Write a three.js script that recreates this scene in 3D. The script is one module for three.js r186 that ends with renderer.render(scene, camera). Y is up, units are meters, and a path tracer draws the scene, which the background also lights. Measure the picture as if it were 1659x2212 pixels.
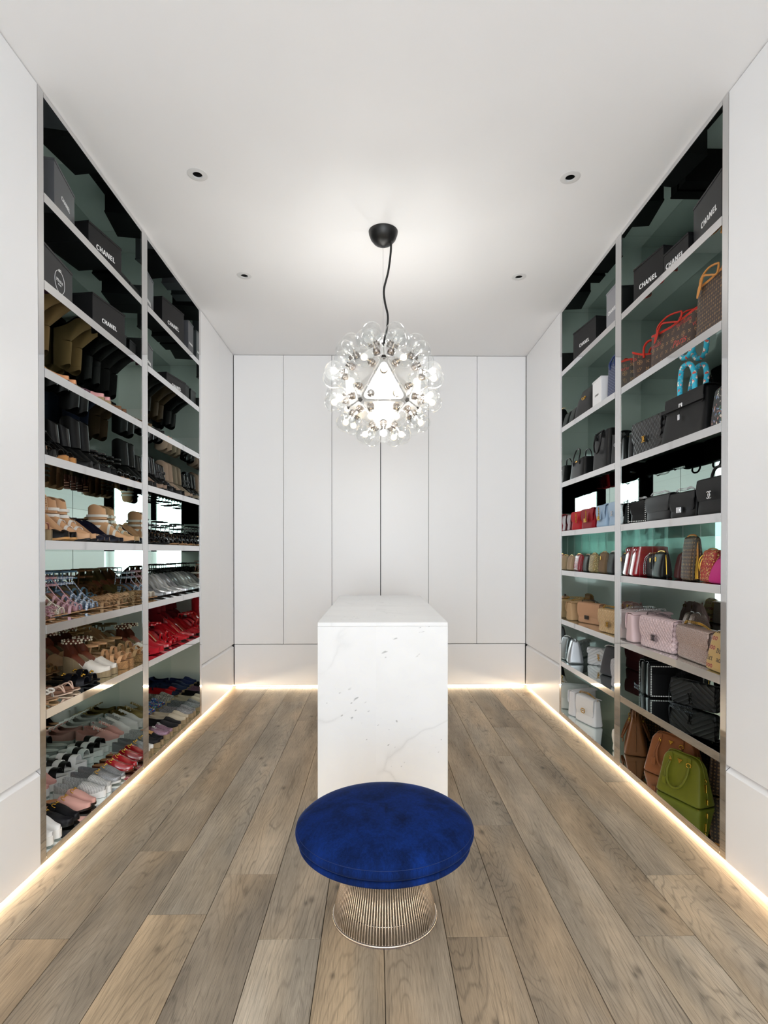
import * as THREE from 'three';
import { RoundedBoxGeometry } from 'three/addons/geometries/RoundedBoxGeometry.js';
import { TextGeometry } from 'three/addons/geometries/TextGeometry.js';
import { FontLoader } from 'three/addons/loaders/FontLoader.js';
import { RectAreaLightUniformsLib } from 'three/addons/lights/RectAreaLightUniformsLib.js';
import { mergeGeometries, toCreasedNormals } from 'three/addons/utils/BufferGeometryUtils.js';

// ---------------------------------------------------------------- camera, light, exposure
const scene = new THREE.Scene();
const camera = new THREE.PerspectiveCamera(2 * Math.atan(1106 / 1210) * 180 / Math.PI, 1659 / 2212, 0.02, 60);
camera.rotation.order = 'YXZ';
camera.position.set(0, 1.299, 0);
camera.rotation.set(-0.00724, -0.01424, 0);
camera.setViewOffset(1659, 2212, 0, -97.05, 1659, 2212);
camera.updateProjectionMatrix();
scene.add(camera);
const renderer = new THREE.WebGLRenderer({ antialias: true });
renderer.toneMapping = THREE.LinearToneMapping;
renderer.toneMappingExposure = 1.02;
renderer.shadowMap.enabled = true;
scene.background = new THREE.Color(0xdfe6ee);
scene.backgroundIntensity = 0.4;
RectAreaLightUniformsLib.init();
const WINDOW_LIGHT = 4.75, LED_LIGHT = 95, BULB_LIGHT = 0.50;
const LED_COLOR = new THREE.Color().setRGB(1, 0.80, 0.56);
const windowLight = new THREE.RectAreaLight(new THREE.Color().setRGB(.87, 0.94, 1), WINDOW_LIGHT, 2.5, 2.75);
windowLight.position.set(0.04, 1.5, 2.66);
windowLight.rotation.y = 0;                                   // shines towards -z, into the room
scene.add(windowLight);

// ---------------------------------------------------------------- helpers
const V = (x, y, z) => new THREE.Vector3(x, y, z);
const PI = Math.PI, lerp = (a, b, t) => a + (b - a) * t, clamp = (x, a = 0, b = 1) => Math.min(b, Math.max(a, x));
const sstep = (a, b, x) => { const t = clamp((x - a) / (b - a)); return t * t * (3 - 2 * t); };
function rng(seed) { let s = seed >>> 0; return () => { s = (s + 0x6D2B79F5) >>> 0; let t = s; t = Math.imul(t ^ (t >>> 15), t | 1); t ^= t + Math.imul(t ^ (t >>> 7), t | 61); return ((t ^ (t >>> 14)) >>> 0) / 4294967296; }; }
const used = {};
function numbered(n) { const k = used[n] = (used[n] ?? -1) + 1; return k ? `${n}_${String(k).padStart(3, '0')}` : n; }
function thing(name, label, category, group) {
  const o = new THREE.Group(); o.name = numbered(name); o.userData = { label, category }; if (group) o.userData.group = group;
  scene.add(o); return o;
}
function part(parent, name, geo, mat, label) {
  const m = new THREE.Mesh(geo, mat); m.name = name; m.castShadow = m.receiveShadow = true; if (label) m.userData.label = label;
  parent.add(m); return m;
}
function struct(name, geo, mat, parent) {
  const m = new THREE.Mesh(geo, mat); m.name = name; m.castShadow = m.receiveShadow = true;
  if (parent) parent.add(m); else { m.userData.kind = 'structure'; scene.add(m); }
  return m;
}
function copyOf(o, label) { const c = o.clone(); c.name = numbered(o.name.replace(/_\d{3}$/, '')); c.userData = { ...o.userData }; if (label) c.userData.label = label; scene.add(c); return c; }
const box = (w, h, d, x = 0, y = 0, z = 0) => new THREE.BoxGeometry(w, h, d).translate(x, y, z);
const rbox = (w, h, d, x = 0, y = 0, z = 0, r = 0.004, s = 2) => new RoundedBoxGeometry(w, h, d, s, Math.min(r, w / 2.01, h / 2.01, d / 2.01)).translate(x, y, z);
// box between two corners given as x, y and depth Z (metres in front of the camera)
const span = (x0, x1, y0, y1, Z0, Z1, r = 0) => { const a = [x1 - x0, y1 - y0, Z1 - Z0, (x0 + x1) / 2, (y0 + y1) / 2, -(Z0 + Z1) / 2]; return r ? rbox(...a, r, 1) : box(...a); };
const strip = g => { for (const k of Object.keys(g.attributes)) if (!['position', 'normal', 'uv'].includes(k)) g.deleteAttribute(k); return g; };
const merge = list => mergeGeometries(list.map(g => strip(g.index ? g.toNonIndexed() : g)));
const tube = (pts, r, n = 24, k = 8, closed = false) => new THREE.TubeGeometry(new THREE.CatmullRomCurve3(pts.map(p => p.isVector3 ? p : V(...p)), closed, 'centripetal'), n, r, k, closed);
// grid of points -> surface
function grid(rows, closeU = false, crease = 0) {
  const n = rows.length, m = rows[0].length, pos = [], uv = [], idx = [];
  let lu = 0;
  for (let i = 0; i < n; i++) {
    if (i) { const a = rows[i][m >> 1], b = rows[i - 1][m >> 1]; lu += Math.hypot(a[0] - b[0], a[1] - b[1], a[2] - b[2]); }
    let lv = 0;
    for (let j = 0; j < m; j++) {
      if (j) { const a = rows[i][j], b = rows[i][j - 1]; lv += Math.hypot(a[0] - b[0], a[1] - b[1], a[2] - b[2]); }
      pos.push(...rows[i][j].slice(0, 3)); uv.push(lv, lu);
    }
  }
  for (let i = 0; i + 1 < n; i++) for (let j = 0; j < (closeU ? m : m - 1); j++) {
    const a = i * m + j, b = i * m + (j + 1) % m, c = a + m, d = b + m;
    idx.push(a, b, d, a, d, c);
  }
  const g = new THREE.BufferGeometry();
  g.setAttribute('position', new THREE.Float32BufferAttribute(pos, 3)); g.setAttribute('uv', new THREE.Float32BufferAttribute(uv, 2)); g.setIndex(idx);
  if (crease) return toCreasedNormals(g, crease);
  g.computeVertexNormals(); return g;
}
// sheet with thickness: f(u,v) -> [x,y,z]; offset along the surface normal
function slab(f, nu, nv, th) {
  const P = [], e = 1e-3;
  for (let i = 0; i <= nv; i++) {
    const row = [];
    for (let j = 0; j <= nu; j++) {
      const u = j / nu, v = i / nv, p = f(u, v), u1 = u < .5 ? u + e : u - e, v1 = v < .5 ? v + e : v - e;
      const a = V(...f(u1, v)).sub(V(...p)).multiplyScalar(u < .5 ? 1 : -1), b = V(...f(u, v1)).sub(V(...p)).multiplyScalar(v < .5 ? 1 : -1);
      const nn = a.cross(b).normalize();
      row.push([p, [p[0] + nn.x * th, p[1] + nn.y * th, p[2] + nn.z * th]]);
    }
    P.push(row);
  }
  const o = P.map(r => r.map(q => q[1])), inn = P.map(r => r.map(q => q[0]));
  const rim = [];
  const loop = [];
  for (let j = 0; j <= nu; j++) loop.push(P[0][j]);
  for (let i = 1; i <= nv; i++) loop.push(P[i][nu]);
  for (let j = nu - 1; j >= 0; j--) loop.push(P[nv][j]);
  for (let i = nv - 1; i >= 0; i--) loop.push(P[i][0]);
  rim.push(loop.map(q => q[0]), loop.map(q => q[1]));
  return merge([grid(o), grid(inn), grid(rim)]);
}
function planarUV(g, ax = 'xy', s = 1) {
  const p = g.attributes.position, uv = new Float32Array(p.count * 2), k = { x: 0, y: 1, z: 2 };
  for (let i = 0; i < p.count; i++) { const q = [p.getX(i), p.getY(i), p.getZ(i)]; uv[2 * i] = q[k[ax[0]]] * s; uv[2 * i + 1] = q[k[ax[1]]] * s; }
  g.setAttribute('uv', new THREE.BufferAttribute(uv, 2)); return g;
}
// ---------------------------------------------------------------- noise and textures
const HS = (() => { const r = rng(7), a = new Float32Array(65536); for (let i = 0; i < 65536; i++) a[i] = r(); return a; })();
const hsh = (i, j) => HS[((i & 255) << 8) | (j & 255)];
function vn(x, y) { const i = Math.floor(x), j = Math.floor(y); let u = x - i, v = y - j; u = u * u * (3 - 2 * u); v = v * v * (3 - 2 * v); return lerp(lerp(hsh(i, j), hsh(i + 1, j), u), lerp(hsh(i, j + 1), hsh(i + 1, j + 1), u), v) * 2 - 1; }
function fbm(x, y, o = 4) { let s = 0, a = .5, f = 1; for (let k = 0; k < o; k++) { s += a * vn(x * f + 17 * k, y * f + 31 * k); f *= 2.03; a *= .5; } return s; }
function dataTex(w, h, fn, srgb = true, rx = 1, ry = 1) {
  const d = new Uint8Array(w * h * 4);
  for (let j = 0; j < h; j++) for (let i = 0; i < w; i++) { const c = fn(i, j), k = (j * w + i) * 4; d[k] = clamp(c[0], 0, 255); d[k + 1] = clamp(c[1], 0, 255); d[k + 2] = clamp(c[2], 0, 255); d[k + 3] = 255; }
  const t = new THREE.DataTexture(d, w, h); t.wrapS = t.wrapT = THREE.RepeatWrapping; t.magFilter = THREE.LinearFilter; t.minFilter = THREE.LinearMipmapLinearFilter; t.generateMipmaps = true;
  if (srgb) t.colorSpace = THREE.SRGBColorSpace; t.repeat.set(rx, ry); t.needsUpdate = true; return t;
}
function canvasTex(w, h, draw, rx = 1, ry = 1, srgb = true) {
  const c = document.createElement('canvas'); c.width = w; c.height = h; draw(c.getContext('2d'), w, h);
  const t = new THREE.CanvasTexture(c); t.wrapS = t.wrapT = THREE.RepeatWrapping; if (srgb) t.colorSpace = THREE.SRGBColorSpace; t.repeat.set(rx, ry); return t;
}
const mats = {};
function mat(color, rough = .5, o = {}) {
  const k = JSON.stringify([color, rough, Object.entries(o).map(([a, b]) => [a, b && b.isTexture ? b.uuid : b])]);
  return mats[k] ??= new THREE.MeshPhysicalMaterial({ color: new THREE.Color(color), roughness: rough, ...o });
}
const font = await new FontLoader().loadAsync('fonts/droid/droid_sans_bold.typeface.json');
const fontSerif = await new FontLoader().loadAsync('fonts/droid/droid_serif_regular.typeface.json');
function text(str, size, depth = .0006, f = font, spread = 1) {
  const g = new TextGeometry(str, { font: f, size, depth, curveSegments: 3, bevelEnabled: false });
  g.computeBoundingBox(); const b = g.boundingBox; g.translate(-(b.min.x + b.max.x) / 2, -(b.min.y + b.max.y) / 2, 0); if (spread !== 1) g.scale(spread, 1, 1); return g;
}

// ---------------------------------------------------------------- room
const XL = -1.37, XR = 1.4525, ZB = 5.407, H = 3.2, ZE = -2.75;       // ZE: the end wall behind the camera
const CAB0 = 2.30, CAB1 = 4.41, GAP = 0.02;
const wallM = mat('#f6f6f7', .34, { specularIntensity: .9 });
const ceilM = mat('#f8f8f9', .9);
const mirrorM = new THREE.MeshPhysicalMaterial({ color: new THREE.Color().setRGB(.875, .945, .92), metalness: 1, roughness: .008 });
const steelM = new THREE.MeshPhysicalMaterial({ color: new THREE.Color().setRGB(.74, .74, .745), metalness: 1, roughness: .05 });
const darkGap = mat('#3a3a3b', .9);

// ceiling with the four holes for the downlights
const DL = [[-.897, 2.842], [.983, 2.836], [-.903, 3.868], [.984, 3.858]];
{
  const s = new THREE.Shape([[-2.2, -2.9], [2.3, -2.9], [2.3, 5.6], [-2.2, 5.6]].map(p => new THREE.Vector2(...p)));
  for (const [x, z] of DL) { const h = new THREE.Path(); h.absarc(x, z, .034, 0, PI * 2); s.holes.push(h); }
  const g = new THREE.ExtrudeGeometry(s, { depth: .12, bevelEnabled: false, curveSegments: 24 }).rotateX(-PI / 2);   // (x, y) -> (x, -y in z)
  g.translate(0, H, 0);
  struct('ceiling', g, ceilM);
}
// floor: dark bed with planks let into it
const floor = struct('floor', span(-2.2, 2.3, -.12, -.016, -2.9, 5.6), mat('#2b241e', .9));
const WL = 3.2;
const woodTex = [0, 1].map(q => {
  const lanes = 6, W = 2048, Hh = 2048, lw = W / lanes, rr = rng(90 + q);
  const L = [...Array(lanes)].map((_, k) => ({ cx: (rr() - .5) * .16, cy: rr() * WL, k: .05 + rr() * .05, f: 85 + rr() * 60, grey: rr(), tone: rr() - .5, o: rr() * 90, kn: [...Array(3)].map(() => [(rr() - .5) * .16, rr() * WL, .005 + rr() * .007]) }));
  return dataTex(W, Hh, (i, j) => {
    const l = Math.floor(i / lw), p = L[l], x = ((i % lw) / lw - .5) * .2115, y = j / Hh * WL;
    const o = p.o;
    const warp = fbm(x * 9 + o, y * 1.6 + o, 3) * .055 + fbm(x * 34 + o, y * 4.5, 2) * .009;
    const yy = y - p.cy;
    const d = Math.sqrt((x - p.cx + warp) ** 2 + (yy * p.k + warp * .6) ** 2 + .0003);
    let ring = Math.sin(d * p.f * 6.283 + fbm(x * 60 + o, y * 8, 2) * 2.2);
    let kd = 1e9, knot = 0;
    for (const [kx, ky, kr] of p.kn) { const q2 = Math.hypot(x - kx, (y - ky) * .55); kd = Math.min(kd, q2 / kr); }
    knot = Math.exp(-kd * kd * .9);
    ring = Math.pow(Math.max(0, ring), 4) * (.55 + .45 * fbm(x * 12, y * 3 + o, 2) * 2);
    const fine = fbm(x * 900, y * 26 + o, 2), pore = Math.max(0, fbm(x * 520 + o, y * 14, 2) - .16) * 2.2;
    const mott = fbm(x * 11 + o, y * 2.2 + o * 1.7, 4), gr = clamp(.5 + fbm(x * 7 + o * 2, y * 1.3 + o, 3) * 1.5 + (p.grey - .5) * .7);
    const band = fbm(x * 3 + o * 3, y * .8 + o, 2);
    let b = 1 + mott * .23 + fine * .12 - ring * .17 - pore * .2 + p.tone * .05 + band * .10 - knot * .3;
    const r = lerp(181, 172, gr), g = lerp(161, 159, gr), bl = lerp(135, 141, gr);
    const j2 = hsh(i * 7 + j, j * 3) * 5 - 2.5;
    return [r * b + j2, g * b + j2, bl * b + j2];
  }, true, 1 / (.2115 * lanes), 1 / WL);
});
{
  const rr = rng(5), woodM = [];
  const tints = ['#ffffff', '#f6f3f0', '#efece9', '#faf6f0', '#e8e4e0', '#f3eee8'];
  for (const t of woodTex) for (const c of tints) woodM.push(new THREE.MeshPhysicalMaterial({ map: t, color: new THREE.Color(c), roughness: .56, bumpMap: t, bumpScale: .0006, specularIntensity: .6 }));
  const joints = { '-7': [1.02, 3.162], '-6': [-.35, 1.892, 4.1], '-5': [.3, 2.444, 4.508], '-4': [-.2, 2.014, 4.9], '-3': [.15, 2.263, 4.335], '-2': [-.4, 1.88, 4.0], '-1': [.9, 3.3], '0': [-.1, 2.2, 4.4], '1': [-.3, 1.882, 3.9], '2': [.5, 2.656, 4.8], '3': [1.3, 3.567], '4': [-.2, 1.878, 4.156], '5': [.1, 2.234, 4.6], '6': [1.0, 3.147, 5.182] };
  const planks = {};
  for (const k of Object.keys(joints)) {
    const x0 = .0265 + .2115 * (+k), x1 = x0 + .2115, cuts = [-2.74, ...joints[k], 5.45];
    for (let i = 0; i + 1 < cuts.length; i++) {
      const a = cuts[i], b = cuts[i + 1], g = .0010;
      if (b - a < .02) continue;
      const geo = span(x0 + g, x1 - g, -.016, 0, a + g, b - g, .0012);
      // own uv: a lane of the wood texture
      const p = geo.attributes.position, n = geo.attributes.normal, uv = new Float32Array(p.count * 2), lane = Math.floor(rr() * 6), off = .02 + rr() * Math.max(0, WL - .04 - (b - a)), fl = rr() < .5 ? -1 : 1;
      for (let v = 0; v < p.count; v++) { uv[2 * v] = (lane + .5) * .2115 + (p.getX(v) - (x0 + x1) / 2) * fl * .985; uv[2 * v + 1] = off + (fl > 0 ? -p.getZ(v) - a : b + p.getZ(v)); }
      geo.setAttribute('uv', new THREE.BufferAttribute(uv, 2));
      struct('plank', geo, woodM[Math.floor(rr() * woodM.length)], floor);
    }
  }
}
// walls: lacquered panels on a core; the panels stop above the floor over a lit recess
const wallBack = struct('wall_back', span(XL - .5, XR + .5, 0, H, ZB + .06, ZB + .16), wallM);
{
  struct('core', span(XL - .02, XR + .02, GAP + .004, H, ZB + .022, ZB + .06), darkGap, wallBack);
  const seams = [XL + .003, -.891, -.425, .044, .508, .976, XR - .003];
  for (let i = 0; i < 6; i++) {
    const ga = i === 0 ? .002 : i === 3 ? .0034 : .0018, gb = i === 5 ? .002 : i === 2 ? .0034 : .0018;
    struct('door_panel', span(seams[i] + ga, seams[i + 1] - gb, .4215, H - .004, ZB, ZB + .02, .0015), wallM, wallBack);
  }
  struct('lower_panel', span(XL + .008, XR - .008, GAP, .4165, ZB, ZB + .02, .0015), wallM, wallBack);
}
function sideWall(name, s) {                     // s = -1 left, +1 right
  const X = s < 0 ? XL : XR, sx = (a, b) => s < 0 ? [X - b, X - a] : [X + a, X + b];
  const w = struct(name, span(...sx(.63, .73), 0, H, ZE - .1, ZB + .16), wallM);
  for (const [a, b] of [[ZE, CAB0], [CAB1, ZB]]) {
    struct('core', span(...sx(.06, .63), 0, H, a, b), wallM, w);
    struct('core', span(...sx(.024, .06), GAP + .004, H, a, b), wallM, w);
  }
  const up = (a, b) => struct('upper_panel', span(...sx(0, .022), .421, H - .004, a, b, .0015), wallM, w);
  const low = (a, b) => {
    const sh = new THREE.Shape(); sh.moveTo(0, GAP); sh.lineTo(0, .391); sh.lineTo(.002, .394); sh.lineTo(.024, .414); sh.lineTo(.024, GAP); sh.closePath();
    const g = new THREE.ExtrudeGeometry(sh, { depth: b - a, bevelEnabled: false });
    g.translate(0, 0, -b); if (s < 0) { g.scale(-1, 1, 1); const ix = g.index; const p = g.attributes.position; for (let i = 0; i < p.count; i += 3) for (const at of [g.attributes.position, g.attributes.normal, g.attributes.uv]) for (let k = 0; k < at.itemSize; k++) { const q = at.array[i * at.itemSize + k]; at.array[i * at.itemSize + k] = at.array[(i + 1) * at.itemSize + k]; at.array[(i + 1) * at.itemSize + k] = q; } }
    g.translate(X, 0, 0);
    struct('lower_panel', g, wallM, w);
  };
  up(ZE, CAB0 - .002); low(ZE, CAB0 - .002);
  if (s < 0) { up(CAB1 + .002, 4.929); up(4.932, ZB - .001); } else up(CAB1 + .002, ZB - .001);
  low(CAB1 + .002, ZB - .004);
  return w;
}
sideWall('wall_left', -1); sideWall('wall_right', 1);
// the end wall behind the camera with its window and backlit curtain
{
  const w = struct('wall_front', merge([span(XL - .5, -1.25, 0, H, ZE - .1, ZE), span(1.33, XR + .5, 0, H, ZE - .1, ZE), span(-1.25, 1.33, 2.92, H, ZE - .1, ZE), span(-1.25, 1.33, 0, .06, ZE - .1, ZE)]), wallM);
  const win = struct('window_1', merge([span(-1.25, -1.2, .06, 2.92, ZE - .08, ZE - .03), span(1.28, 1.33, .06, 2.92, ZE - .08, ZE - .03), span(.01, .06, .06, 2.92, ZE - .08, ZE - .03), span(-1.25, 1.33, 2.87, 2.92, ZE - .08, ZE - .03), span(-1.25, 1.33, .06, .11, ZE - .08, ZE - .03)]), mat('#e8e8e8', .5));
  struct('glass', span(-1.2, 1.28, .11, 2.87, ZE - .06, ZE - .055), new THREE.MeshPhysicalMaterial({ color: 0xffffff, roughness: .02, transmission: 1, thickness: 0 }), win);
  const rows = [0, 1].map(k => [...Array(241)].map((_, j) => { const x = -1.24 + 2.56 * j / 240; return [x, .04 + 2.9 * k, 2.70 + .018 * Math.sin(x * 62 + Math.sin(x * 9))]; }));
  const c = thing('curtain', 'white sheer backlit curtain on the window behind the viewer, seen in the mirrors', 'curtain');
  part(c, 'curtain_cloth', grid(rows), new THREE.MeshPhysicalMaterial({ color: 0xf4f4f2, roughness: .95, transmission: .4, thickness: 0, emissive: new THREE.Color().setRGB(1, .985, .96), emissiveIntensity: 1.2 }));
  part(c, 'curtain_rail', span(-1.26, 1.34, 2.94, 2.965, -2.72, -2.69), mat('#d8d8d8', .4));
}
// warm light strips in the recess along the foot of the walls and cabinets
function ledStrip(x0, Z0, x1, Z1, nx, nz, label) {
  const L = Math.hypot(x1 - x0, Z1 - Z0), cx = (x0 + x1) / 2, cz = -(Z0 + Z1) / 2;
  const t = thing('light_strip', label, 'light strip', 'warm light strips along the floor');
  t.position.set(cx, 0, cz); t.rotation.y = Math.atan2(nx, nz);            // local +z looks into the room
  part(t, 'profile', merge([box(L, .003, .012, 0, .0035, -.006), box(L, .003, .012, 0, .0175, -.006), box(L, .016, .003, 0, .0105, -.012)]), mat('#c9c9c9', .4, { metalness: .6 }));
  part(t, 'lamp_diffuser', box(L - .004, .010, .002, 0, .0105, -.004), new THREE.MeshPhysicalMaterial({ color: 0xfff2dc, roughness: .6, emissive: LED_COLOR, emissiveIntensity: 12 }));
  const l = new THREE.RectAreaLight(LED_COLOR, LED_LIGHT, L - .004, .010);
  l.position.set(cx + nx * .001, .0105, cz + nz * .001); l.lookAt(cx + nx * 2, -.3, cz + nz * 2);
  scene.add(l);
}
for (const s of [-1, 1]) {
  const X = (s < 0 ? XL : XR) + s * .05, w = s < 0 ? 'shoe' : 'bag';
  ledStrip(X, CAB0, X, CAB1, -s, 0, `warm glowing light strip along the foot of the ${w} cabinets`);
  ledStrip(X, ZE + .1, X, CAB0 - .01, -s, 0, `warm glowing light strip under the plain white wall nearer the viewer, ${w} cabinet side`);
  ledStrip(X, CAB1 + .01, X, ZB + .03, -s, 0, `warm glowing light strip under the white wall between ${w} cabinets and back wall`);
}
ledStrip(XL + .01, ZB + .05, XR - .01, ZB + .05, 0, 1, 'warm glowing light strip along the foot of the white back wall');

// downlights
DL.forEach(([x, Z], i) => {
  const t = thing('downlight', `recessed round white downlight with black aperture, ${i < 2 ? 'nearer' : 'farther'} one by the ${i % 2 ? 'bag' : 'shoe'} cabinets`, 'downlight', 'ceiling downlights');
  t.position.set(x, H, -Z);
  const lathe = (pts, n = 40) => new THREE.LatheGeometry(pts.map(p => new THREE.Vector2(...p)), n);
  part(t, 'trim_ring', lathe([[.0238, .004], [.0238, -.003], [.0255, -.0034], [.030, -.0026], [.044, -.0022], [.0495, -.0012], [.0505, 0]]), mat('#e2e2e2', .5));
  part(t, 'aperture', lathe([[.0238, .003], [.022, .06], [0, .062]]), mat('#050505', .8));
  part(t, 'lamp_lens', lathe([[0, .05], [.012, .051], [.012, .058]], 20), mat('#0b0b0b', .3));
});

// marble island
{
  const mt = dataTex(1024, 1024, (i, j) => {
    const x = i / 1024 * 1.2, y = j / 1024 * 1.2;
    const w = fbm(x * 3, y * 3, 4);
    let v = 246 + fbm(x * 5 + 9, y * 7, 4) * 5;
    const a = Math.abs(fbm(x * 1.5 + y * .9 + w * .35, y * 2.6 - x * 1.4 + 4, 4));
    v -= 16 * Math.exp(-a * 46) * sstep(.0, .35, fbm(x * 3.3 + 2, y * 3.1, 3) + .12) * (0.5 + hsh(i, j) * .7);
    const b = fbm(x * 42 + w * 4, y * 66 - x * 25, 2); v -= 55 * sstep(.47, .62, b) * sstep(.1, .4, fbm(x * 5 + 3, y * 6 + 8, 3) + .12);
    return [v, v, v - .5];
  }, true, 1 / 1.2, 1 / 1.2);
  const m = new THREE.MeshPhysicalMaterial({ map: mt, color: 0xf8f8f8, roughness: .32 });
  const t = thing('marble_island', 'white marble island block in the middle of the oak floor', 'island');
  const x0 = -.2995, x1 = .3695, Z0 = 2.872, Z1 = 4.69, yt = .942, k = .0006;
  const pnl = (n, g, ax, lab) => part(t, n, planarUV(g, ax), m, lab);
  pnl('front_panel', span(x0, x1, 0, yt - .0205, Z0, Z0 + .02, .001), 'xy');
  pnl('back_panel', span(x0, x1, 0, yt - .0205, Z1 - .02, Z1, .001), 'xy');
  pnl('side_panel', span(x0, x0 + .02, 0, yt - .0205, Z0 + .02 + k, Z1 - .02 - k, .001), 'zy');
  pnl('side_panel', span(x1 - .02, x1, 0, yt - .0205, Z0 + .02 + k, Z1 - .02 - k, .001), 'zy');
  pnl('worktop', span(x0, x1, yt - .0202, yt, Z0, Z1, .0012), 'xz');
}
// blue velvet stool on a wire base
{
  const t = thing('stool', 'round blue velvet stool on a flared nickel wire base before the marble island', 'stool');
  t.position.set(.031, 0, -2.012);
  const vt = dataTex(512, 512, (i, j) => { const x = i / 512, y = j / 512; const b = 1 + fbm(x * 9, y * 9, 5) * .34 + (hsh(i * 3, j * 5) - .5) * .30 + fbm(x * 70, y * 70, 2) * .18; return [10 * b, 34 * b, 86 * b]; }, true, 1 / .5, 1 / .5);
  const velvet = new THREE.MeshPhysicalMaterial({ map: vt, roughness: .95, sheen: 1, sheenColor: new THREE.Color().setRGB(.24, .34, .58), sheenRoughness: .35, specularIntensity: .25, bumpMap: vt, bumpScale: .0008 });
  const lathe = (p, n = 96) => new THREE.LatheGeometry(new THREE.CatmullRomCurve3(p.map(q => V(q[0], q[1], 0)), false, 'centripetal').getPoints(56).map(q => new THREE.Vector2(Math.max(0, q.x), q.y)), n);
  const c = part(t, 'cushion', planarUV(lathe([[.2, .2895], [.296, .290], [.309, .296], [.317, .306], [.3185, .318], [.314, .3295], [.302, .343], [.283, .357], [.25, .372], [.2, .3855], [.14, .3945], [.07, .3987], [0, .3995]]), 'xz'), velvet);
  part(c, 'seam_stitching', new THREE.TorusGeometry(.3145, .0009, 6, 120).rotateX(PI / 2).translate(0, .3295, 0), mat('#122a5e', .9));
  part(t, 'seat_band', planarUV(lathe([[0, .260], [.2, .2605], [.285, .262], [.300, .266], [.3065, .273], [.3065, .281], [.303, .287], [.294, .2893], [.24, .2895]]), 'xz'), velvet);
  const nickel = mat('#cdc3b8', .22, { metalness: 1 });
  const prof = [[.1815, .008], [.1745, .045], [.160, .10], [.149, .145], [.1455, .180], [.155, .215], [.188, .245], [.235, .2575]];
  const wire = tube(prof.map(([r, y]) => V(r, y, 0)), .0027, 22, 6);
  const N = 112;
  for (let i = 0; i < N; i++) { const w = part(t, 'wire', wire, nickel); w.rotation.y = i / N * 2 * PI; }
  part(t, 'base_ring', new THREE.TorusGeometry(.1845, .0048, 10, 120).rotateX(PI / 2).translate(0, .005, 0), nickel);
  part(t, 'inner_ring', new THREE.TorusGeometry(.1655, .0026, 8, 120).rotateX(PI / 2).translate(0, .058, 0), nickel);
  part(t, 'upper_ring', new THREE.TorusGeometry(.180, .003, 8, 100).rotateX(PI / 2).translate(0, .2545, 0), nickel);
  part(t, 'floor_glide', new THREE.TorusGeometry(.1845, .004, 8, 120).rotateX(PI / 2).scale(1, .5, 1).translate(0, .0022, 0), mat('#7d7a96', .3, { transmission: .4 }));
}
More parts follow.
